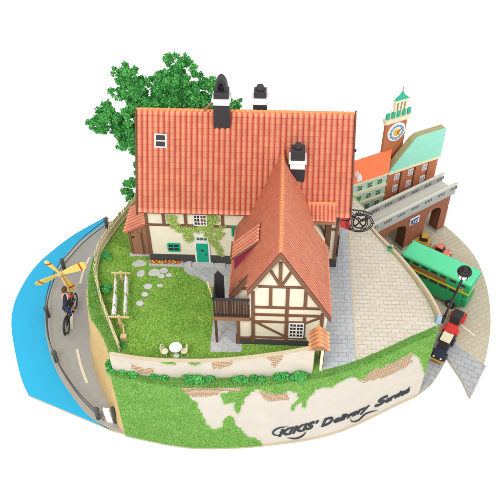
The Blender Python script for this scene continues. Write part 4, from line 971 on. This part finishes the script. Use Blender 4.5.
# build the pierced wall from vertical strips so that it is a clean solid
m = MB(); inns = [MB(), MB()]; ss = sorted(set([S0_, S1_]+[s for s, _ in prof]))
for a, b in zip(ss, ss[1:]):
    mid = (a+b)/2; lo0 = lo1 = B
    for s0, s1, _ in arches:
        if s0 < mid < s1: lo0, lo1 = arch_top(a, s0, s1), arch_top(b, s0, s1)
    for d in (0, -TH):
        m.add([vp(a, lo0, d), vp(b, lo1, d), vp(b, ZD, d), vp(a, ZD, d)], [(0, 1, 2, 3)] if d == 0 else [(3, 2, 1, 0)], [[(a, lo0), (b, lo1), (b, ZD), (a, ZD)]] if d == 0 else [[(a, ZD), (b, ZD), (b, lo1), (a, lo0)]])
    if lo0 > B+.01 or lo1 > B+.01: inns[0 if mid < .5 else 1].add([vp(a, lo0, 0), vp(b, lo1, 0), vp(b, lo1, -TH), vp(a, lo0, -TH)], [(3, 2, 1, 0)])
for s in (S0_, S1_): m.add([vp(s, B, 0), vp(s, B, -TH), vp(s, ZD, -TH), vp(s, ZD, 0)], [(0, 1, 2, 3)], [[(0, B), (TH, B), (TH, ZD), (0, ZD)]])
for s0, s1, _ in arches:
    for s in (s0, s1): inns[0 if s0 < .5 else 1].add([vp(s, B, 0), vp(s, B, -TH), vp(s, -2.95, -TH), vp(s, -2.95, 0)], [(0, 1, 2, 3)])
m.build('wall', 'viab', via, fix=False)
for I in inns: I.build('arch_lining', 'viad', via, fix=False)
m = MB(); 
for s0, s1 in ((-.02, 1.42), (2.56, S1_)): m.prism([vp(s0-.04, B, .05), vp(s1+.05, B, .05), vp(s1+.05, B, -TH-.05), vp(s0-.04, B, -TH-.05)], (0, 0, .14))
m.build('pier_base', 'conc', via)
tl = .0
def slope(s): return -.04*(s+3)/6
m = MB(); m.prism([vp(S0_, ZD, .06), vp(S1_+.1, ZD, .06), vp(S1_+.1, ZD+.28, .06), vp(S0_, ZD+.28, .06)], -vn*(TH+.42)); m.build('deck', 'deck', via)
for d0, d1, nm in ((.1, .02, 'parapet'), (-TH-.28, -TH-.36, 'parapet')):
    m = MB(); m.prism([vp(S0_, ZD+.02, d0), vp(S1_+.14, ZD+.02, d0), vp(S1_+.14, ZD+.68, d0), vp(S0_, ZD+.68, d0)], vn*(d1-d0)); pp_ = m.build(nm, 'conc', via)
    m = MB(); m.prism([vp(S0_, ZD+.68, d0+.04), vp(S1_+.2, ZD+.68, d0+.04), vp(S1_+.2, ZD+.74, d0+.04), vp(S0_, ZD+.74, d0+.04)], vn*(d1-d0-.08)); m.build('coping', 'deck', pp_)
    m = MB(); s = S0_+.3
    while s < S1_-.2:
        m = MB()
        for k in range(5): m.prism([vp(s+.11*k, ZD+.36, d0+.006), vp(s+.11*k+.06, ZD+.36, d0+.006), vp(s+.11*k+.06, ZD+.54, d0+.006), vp(s+.11*k, ZD+.54, d0+.006)], -vn*.02)
        m.build('parapet_slots', 'rail', pp_); s += .95
sgn_ = root('road_sign', 'blue and white sign fixed to the viaduct between its arches', 'sign', tuple(vp(.45, -2.6, .05)))
m = MB(); m.prism([vp(.1, -2.72, .02), vp(.76, -2.72, .02), vp(.76, -2.28, .02), vp(.1, -2.28, .02)], vn*.05); m.build('board', 'white', sgn_)
V, F = flat_text('KIT', .42, 0, .02, .01); x0 = min(v[0] for v in V); x1 = max(v[0] for v in V); m = MB(); m.add([vp(.15+.56*(v[0]-x0)/(x1-x0), -2.66+v[1]*1.05, .08+v[2]) for v in V], F); m.build('lettering', 'signblue', sgn_, fix=False)
# ------------------------------------------------------------------ far buildings (relief blocks)
FB = Vector((8.54, 8.09, 0)); ba = math.radians(29.4); bdv = Vector((math.cos(ba), math.sin(ba), 0)); bnv = Vector((math.sin(ba), -math.cos(ba), 0))
def bp(s, z, d=0): return FB+bdv*s+bnv*d+Vector((0, 0, z))
def quadp(m, s0, s1, z0, z1, d0, d1): m.prism([bp(s0, z0, d0), bp(s1, z0, d0), bp(s1, z1, d0), bp(s0, z1, d0)], bnv*(d1-d0)); return m
def uvslab(s0, s1, z0, z1, th, m, poly=None):
    P = poly or [(s0, z0), (s1, z0), (s1, z1), (s0, z1)]; n = len(P)
    V = [bp(s, z, 0) for s, z in P]+[bp(s, z, -th) for s, z in P]
    m.add(V, [tuple(range(n)), tuple(range(n, 2*n))[::-1]]+[(i, i+n, (i+1) % n+n, (i+1) % n) for i in range(n)], [[(s, z) for s, z in P], [(s, z) for s, z in P[::-1]]]+[[(0, P[i][1]), (th, P[i][1]), (th, P[(i+1) % n][1]), (0, P[(i+1) % n][1])] for i in range(n)])
bb = root('brick_building', 'red brick block with a broad verdigris roof behind the viaduct', 'building', tuple(bp(-1.5, B, -.4)))
m = MB(); uvslab(-3.22, .12, B, -.4, .38, m); m.build('wall', 'brickr', bb, fix=False)
m = MB()
for s in (-2.62+.3, -1.62+.2, -.55, ): quadp(m, s-.04, s+.04, B, -.45, .0, .035)
m.build('pilaster', 'viad', bb)
RP = [(-3.24, -.38), (.2, -.38), (.16, 1.42), (-1.6, 1.43), (-1.85, 1.3)]
m = MB(); n = len(RP); m.prism([bp(s, z, .05) for s, z in RP], -bnv*.06); rf = m.build('roof', 'teal_roof', bb)
m = MB(); m.prism([bp(s, z-.005, -.012) for s, z in RP], -bnv*.38); m.build('roof_side', 'olive', rf)
m = MB(); quadp(m, -3.22, .22, -.46, -.34, .0, .1); m.build('cornice', 'ivory', bb)
for r in range(5):
    for c, s in enumerate((-2.62, -1.72, -.78)):
        z1 = -.62-.78*r; a = s-.14; m = MB()
        quadp(m, a, a+.32, z1-.42, z1, .004, .04); wn = m.build('window', 'white', bb); m = MB()
        for i in (0, 1):
            for j in (0, 1, 2): quadp(m, a+.035+.14*i, a+.145+.14*i, z1-.39+.125*j, z1-.3+.125*j, .038, .046)
        m.build('pane', 'greystone', wn)
mn = root('mint_building', 'mint green apartment block with cream bands and an orange roof beside the house roof', 'building', tuple(bp(-4.5, B, -.4)))
m = MB(); quadp(m, -6.4, -3.24, B, -.4, 0, -.9); m.build('wall', 'mint', mn)
for r in range(5):
    z = -.42-.72*r; m = MB(); quadp(m, -6.4, -3.26, z, z+.14, .0, .09); m.build('cornice', 'ivory', mn)
for r in range(5):
    for k in range(5):
        s = -3.7-.62*k; z1 = -.56-.72*r; m = MB(); quadp(m, s-.15, s+.15, z1-.36, z1, .004, .03); wn = m.build('window', 'ivory', mn)
        m = MB()
        for i in (0, 1):
            for j in (0, 1): quadp(m, s-.13+.14*i, s-.01+.14*i, z1-.33+.16*j, z1-.2+.16*j, .028, .036)
        m.build('pane', 'green_win', wn)
m = MB(); m.prism([bp(-6.4, -.28, .1), bp(-3.24, -.28, .1), bp(-2.75, .62, -.55), bp(-6.4, .62, -.55)], -bnv*.08); orf = m.build('roof', 'orange_roof', mn)
m = MB(); m.prism([bp(-6.4, -.28, .0), bp(-6.4, .58, -.6), bp(-6.4, -.28, -.9)], bdv*3.1); m.build('roof_side', 'wood', orf)
for s in (-5.1,):
    m = MB(); m.prism([bp(s-.14, -.2, .1), bp(s+.14, -.2, .1), bp(s+.14, .08, .1), bp(s, .3, .1), bp(s-.14, .08, .1)], -bnv*.35); dmm = m.build('dormer', 'white', mn)
tw = root('clock_tower', 'tall red brick clock tower with a verdigris spire rising behind the orange roof', 'tower', tuple(bp(-3.1, B, -.8)))
s0, s1 = -3.29, -2.01; D0, D1 = -.62, -.8
m = MB(); V = [bp(s, z, d) for d in (D0, D1) for s, z in ((s0, B), (s1, B), (s1, 2.3), (s0, 2.3))]
m.add(V, [(0, 1, 2, 3), (7, 6, 5, 4), (1, 5, 6, 2), (4, 0, 3, 7), (3, 2, 6, 7)], [[(s0, B), (s1, B), (s1, 2.3), (s0, 2.3)]]*5); m.build('wall', 'brickr', tw, fix=False)
m = MB(); quadp(m, s0-.1, s1+.12, 2.3, 2.55, D0+.06, D1-.04); m.build('cornice', 'ivory', tw)
for k in range(5):
    m = MB(); a = s0-.08+(s1-s0+.0)*k/4; quadp(m, a, a+.19, 2.6, 2.92, D0+.03, D0-.06); m.build('battlement', 'verd', tw)
m = MB(); quadp(m, s0-.02, s1+.1, 2.55, 2.78, D0-.04, D1-.0); m.build('parapet', 'ivory', tw)
c0 = (s0+s1)/2+.12
m = MB(); quadp(m, c0-.48, c0+.42, 2.78, 2.92, D0-.02, D1); m.build('lantern_base', 'ivory', tw)
m = MB(); quadp(m, c0-.34, c0+.34, 2.92, 3.42, D0-.16, D1+.04); m.build('lantern_core', 'viad', tw)
for k in range(4):
    m = MB(); a = c0-.38+.215*k; quadp(m, a, a+.115, 2.92, 3.42, D0-.02, D0-.16); m.build('column', 'ivory', tw)
m = MB(); quadp(m, c0-.44, c0+.46, 3.42, 3.53, D0+.02, D1); m.build('lantern_cornice', 'ivory', tw)
dm_ = (D0+D1)/2
m = MB(); m.add([bp(c0-.4, 3.53, D0), bp(c0+.42, 3.53, D0), bp(c0+.42, 3.53, D1), bp(c0-.4, 3.53, D1), bp(c0-.12, 3.76, dm_+.06), bp(c0+.14, 3.76, dm_+.06), bp(c0+.14, 3.76, dm_-.06), bp(c0-.12, 3.76, dm_-.06), bp(c0, 4.02, dm_)], [(0, 1, 5, 4), (1, 2, 6, 5), (2, 3, 7, 6), (3, 0, 4, 7), (4, 5, 8), (5, 6, 8), (6, 7, 8), (7, 4, 8)]); m.build('spire_roof', 'verd', tw)
m = MB(); m.tube([bp(c0, 3.98, dm_), bp(c0, 4.25, dm_)], [.03, .015], 6); m.build('finial', 'coral', tw)
cc = bp((s0+s1)/2+.03, 1.68, D0)
m = MB(); m.lathe(cc, [(.55, 0), (.55, .05), (.5, .06)], 28, bnv); ck = m.build('clock_face', 'white', tw)
m = MB(); m.lathe(cc, [(.44, .03), (.44, .075)], 28, bnv); m.build('dial', 'clock', ck)
m = MB(); m.lathe(cc, [(.3, .03), (.3, .08)], 24, bnv); m.build('dial_ring', 'white', ck)
m = MB(); m.lathe(cc, [(.22, .03), (.22, .088)], 20, bnv); m.build('dial_centre', 'flower_y', ck)
m = MB(); m.bar(cc+bnv*.1, cc+bnv*.1+bdv*.2+Vector((0, 0, -.22)), .03, .02); m.bar(cc+bnv*.1, cc+bnv*.1+bdv*.28+Vector((0, 0, .16)), .03, .02)
for k in range(12): t = k*PI/6; a = cc+bnv*.085+bdv*.37*math.cos(t)+Vector((0, 0, .37*math.sin(t))); b = cc+bnv*.085+bdv*.43*math.cos(t)+Vector((0, 0, .43*math.sin(t))); m.bar(a, b, .03, .02)
m.build('hands', 'navy', ck)
# ------------------------------------------------------------------ bus
BA = Vector((6.3, 2.55, 0)); BB = Vector((9.42, .42, 0)); bL = (BB-BA).length; bang = math.atan2(BB.y-BA.y, BB.x-BA.x)
bus = root('double_decker_bus', 'green double decker bus with a yellow band and red lettering parked on the street', 'bus', (BA.x, BA.y, B), local=True)
bus.rotation_euler.z = bang; Wd = 1.3; H = 2.08
def bxb(mb, x0, x1, y0, y1, z0, z1): return mb.box(x0, x1, y0, y1, z0, z1)
m = MB(); m.box(0, bL-.32, 0, Wd, .28, 1.3); m.build('lower_deck', 'bus', bus, bevel=.05)
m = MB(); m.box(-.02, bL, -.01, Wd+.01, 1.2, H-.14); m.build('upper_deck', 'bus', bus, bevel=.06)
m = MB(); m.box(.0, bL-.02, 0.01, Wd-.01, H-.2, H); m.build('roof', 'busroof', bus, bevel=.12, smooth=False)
m = MB(); m.box(bL-.4, bL-.02, .12, Wd-.12, .3, .86); m.build('bonnet', 'bus', bus, bevel=.06)
m = MB(); m.box(-.03, bL+.015, -.025, Wd+.025, 1.36, 1.46); m.build('band', 'bandy', bus)
for k in range(7):
    x = .2+.5*k; m = MB(); m.box(x, x+.32, -.02, .01, 1.76, 1.9); m.build('window', 'glass', bus)
    m = MB(); m.box(x, x+.32, Wd-.01, Wd+.02, 1.76, 1.9); m.build('window', 'glass', bus)
m_ = MB()
for k in range(6):
    x = .1+.54*k; m = MB(); m.box(x, x+.42, -.02, .01, 1.14, 1.31); m.build('window', 'glass', bus)
for y in (.16, .7):
    m = MB(); m.box(bL-.01, bL+.02, y, y+.44, 1.62, 1.86); m.build('front_window', 'clock', bus)
m = MB(); m.box(bL-.33, bL-.31, .15, Wd-.15, .9, 1.16); m.build('windscreen', 'glass', bus)
for x in (.62, bL-.72):
    for y in (-.01, Wd+.01):
        m = MB(); m.lathe((x, y, .27), [(.25, -.06), (.27, -.03), (.27, .03), (.25, .06)], 20, (0, 1, 0)); wl = m.build('wheel', 'black', bus)
        m = MB(); m.lathe((x, y, .27), [(.12, -.07), (.12, .07)], 14, (0, 1, 0)); m.build('hub', 'greystone', wl)
V, F = flat_text('STARYS CHOCOLATE', .26, 0, .012, .008); x0 = min(v[0] for v in V); x1 = max(v[0] for v in V)
m = MB(); m.add([(.62+1.9*(v[0]-x0)/(x1-x0), -.025-v[2], 1.5+v[1]) for v in V], F); m.build('lettering', 'orangered', bus, fix=False)
m = MB(); m.tube([(3.12, -.03, 1.44), (3.22, -.03, 1.6), (3.3, -.03, 1.48), (3.38, -.03, 1.62), (3.48, -.03, 1.46)], .028, 6); m.tube([(3.14, -.03, 1.64), (3.3, -.03, 1.52), (3.46, -.03, 1.66)], .022, 6); m.build('emblem', 'ochre', bus)
# ------------------------------------------------------------------ cars
def car(name, label, loc, rot, L, W, Hh, body, top, trim, cat='car', roofmat=None):
    r = root(name, label, cat, tuple(loc), 'cars parked in the street', local=True); r.rotation_euler.z = rot
    def prof(pts, y0, y1, nm, mat, par, bev=.03): m = MB(); m.prism([(x*L, y0, z*Hh) for x, z in pts], (0, y1-y0, 0)); return m.build(nm, mat, par, bevel=bev)
    prof([(-.5, .2), (.5, .2), (.5, .42), (.44, .54), (.2, .58), (-.3, .58), (-.46, .54), (-.5, .42)], -W*.36, W*.36, 'body', body, r, .04)
    prof([(-.34, .56), (.16, .56), (.06, .98), (-.26, .98)], -W*.33, W*.33, 'cabin', 'glass', r)
    prof([(-.28, .96), (.08, .96), (.05, 1.02), (-.25, 1.02)], -W*.34, W*.34, 'roof', top, r, .02)
    for s in (-1, 1):
        for x in (-.3, .3):
            m = MB(); m.lathe((x*L, s*W*.4, .17*Hh/.7*1.0), [(.15, -.05), (.17, 0), (.15, .05)], 16, (0, 1, 0)); m.build('wheel', 'black', r)
            n = 8; P = [(x*L+.24*math.cos(t), s*W*.36, .2*Hh+.3*Hh*math.sin(t)) for t in np.linspace(0, PI, n)]
            m = MB(); m.prism(P, (0, s*W*.16, 0)); m.build('wing', body if trim is None else trim, r, bevel=.025)
        m = MB(); m.blob((.49*L, s*W*.24, .45*Hh), .05, 1, 2, amp=0); m.build('headlight', 'ivory', r)
    m = MB(); m.box(.5*L, .54*L, -W*.45, W*.45, .2*Hh, .3*Hh); m.build('bumper', 'ochre' if trim else 'rail', r)
    m = MB(); m.box(-.54*L, -.5*L, -W*.45, W*.45, .2*Hh, .3*Hh); m.build('bumper', 'rail', r)
    return r
cdir = math.atan2(-3.07, -1.76)
c1 = at(455, 322, B+.35); c2 = at(443.5, 346, B+.3)
car('vintage_car', 'red vintage car with a black roof just in front of the green bus', (c1.x, c1.y, B), cdir, 1.7, .72, .8, 'red', 'black', None)
car('vintage_car', 'black and cream vintage car below the street lamp', (c2.x, c2.y, B), cdir, 1.75, .72, .8, 'navy', 'ivory', 'black')
c3 = at(421.5, 242, B+.2); car('vintage_car', 'small ochre yellow car beside the viaduct pier', (c3.x, c3.y, B), -.25+PI, .95, .62, .72, 'ochre', 'ochre', None)
c4_ = at(441, 252, B+.2); car('vintage_car', 'coral pink car mostly hidden behind the green bus', (c4_.x, c4_.y, B), -.6, 1.0, .62, .62, 'coral', 'coral', None)
# street lamp
lb = at(442.5, 321); lt = at(462.8, 278, lb.y, 1)
lp = root('street_lamp', 'black street lamp with a round cap leaning at the right corner of the square', 'street lamp', (lb.x, lb.y, -.05))
top_ = Vector((lt.x, lb.y, lt.z))
m = MB(); m.tube([Vector((lb.x, lb.y, -.05)), Vector((lb.x, lb.y, 0)).lerp(top_, .12)], [.1, .07], 10); m.tube([Vector((lb.x, lb.y, 0)).lerp(top_, .1), top_], .05, 8); m.build('pole', 'iron', lp, smooth=True)
m = MB(); m.lathe(top_, [(.1, 0), (.18, .05), (.22, .3), (.18, .32)], 12); m.build('lantern_glass', 'white', lp)
m = MB()
for k in range(6): t = k*PI/3; m.tube([top_+Vector((.19*math.cos(t), .19*math.sin(t), .04)), top_+Vector((.235*math.cos(t), .235*math.sin(t), .32))], .018, 5)
m.lathe(top_+Vector((0, 0, .3)), [(.27, 0), (.29, .03), (.27, .1), (.22, .18), (.2, .19), (.19, .15), (.1, .15), (.08, .24), (.03, .26)], 24); m.build('lantern_cap', 'iron', lp, smooth=True)
p = at(438, 324); m = MB(); m.prism([(p.x-.1, p.y, 0), (p.x+.1, p.y, 0), (p.x+.07, p.y+.05, .42), (p.x-.07, p.y+.05, .42)], (0, .05, 0)); m.prism([(p.x-.1, p.y+.2, 0), (p.x+.1, p.y+.2, 0), (p.x+.07, p.y+.13, .42), (p.x-.07, p.y+.13, .42)], (0, -.03, 0))
tagged(m, 'notice_board', 'clock', 'small pale blue folding board at the foot of the street lamp', 'board', (p.x, p.y, 0))
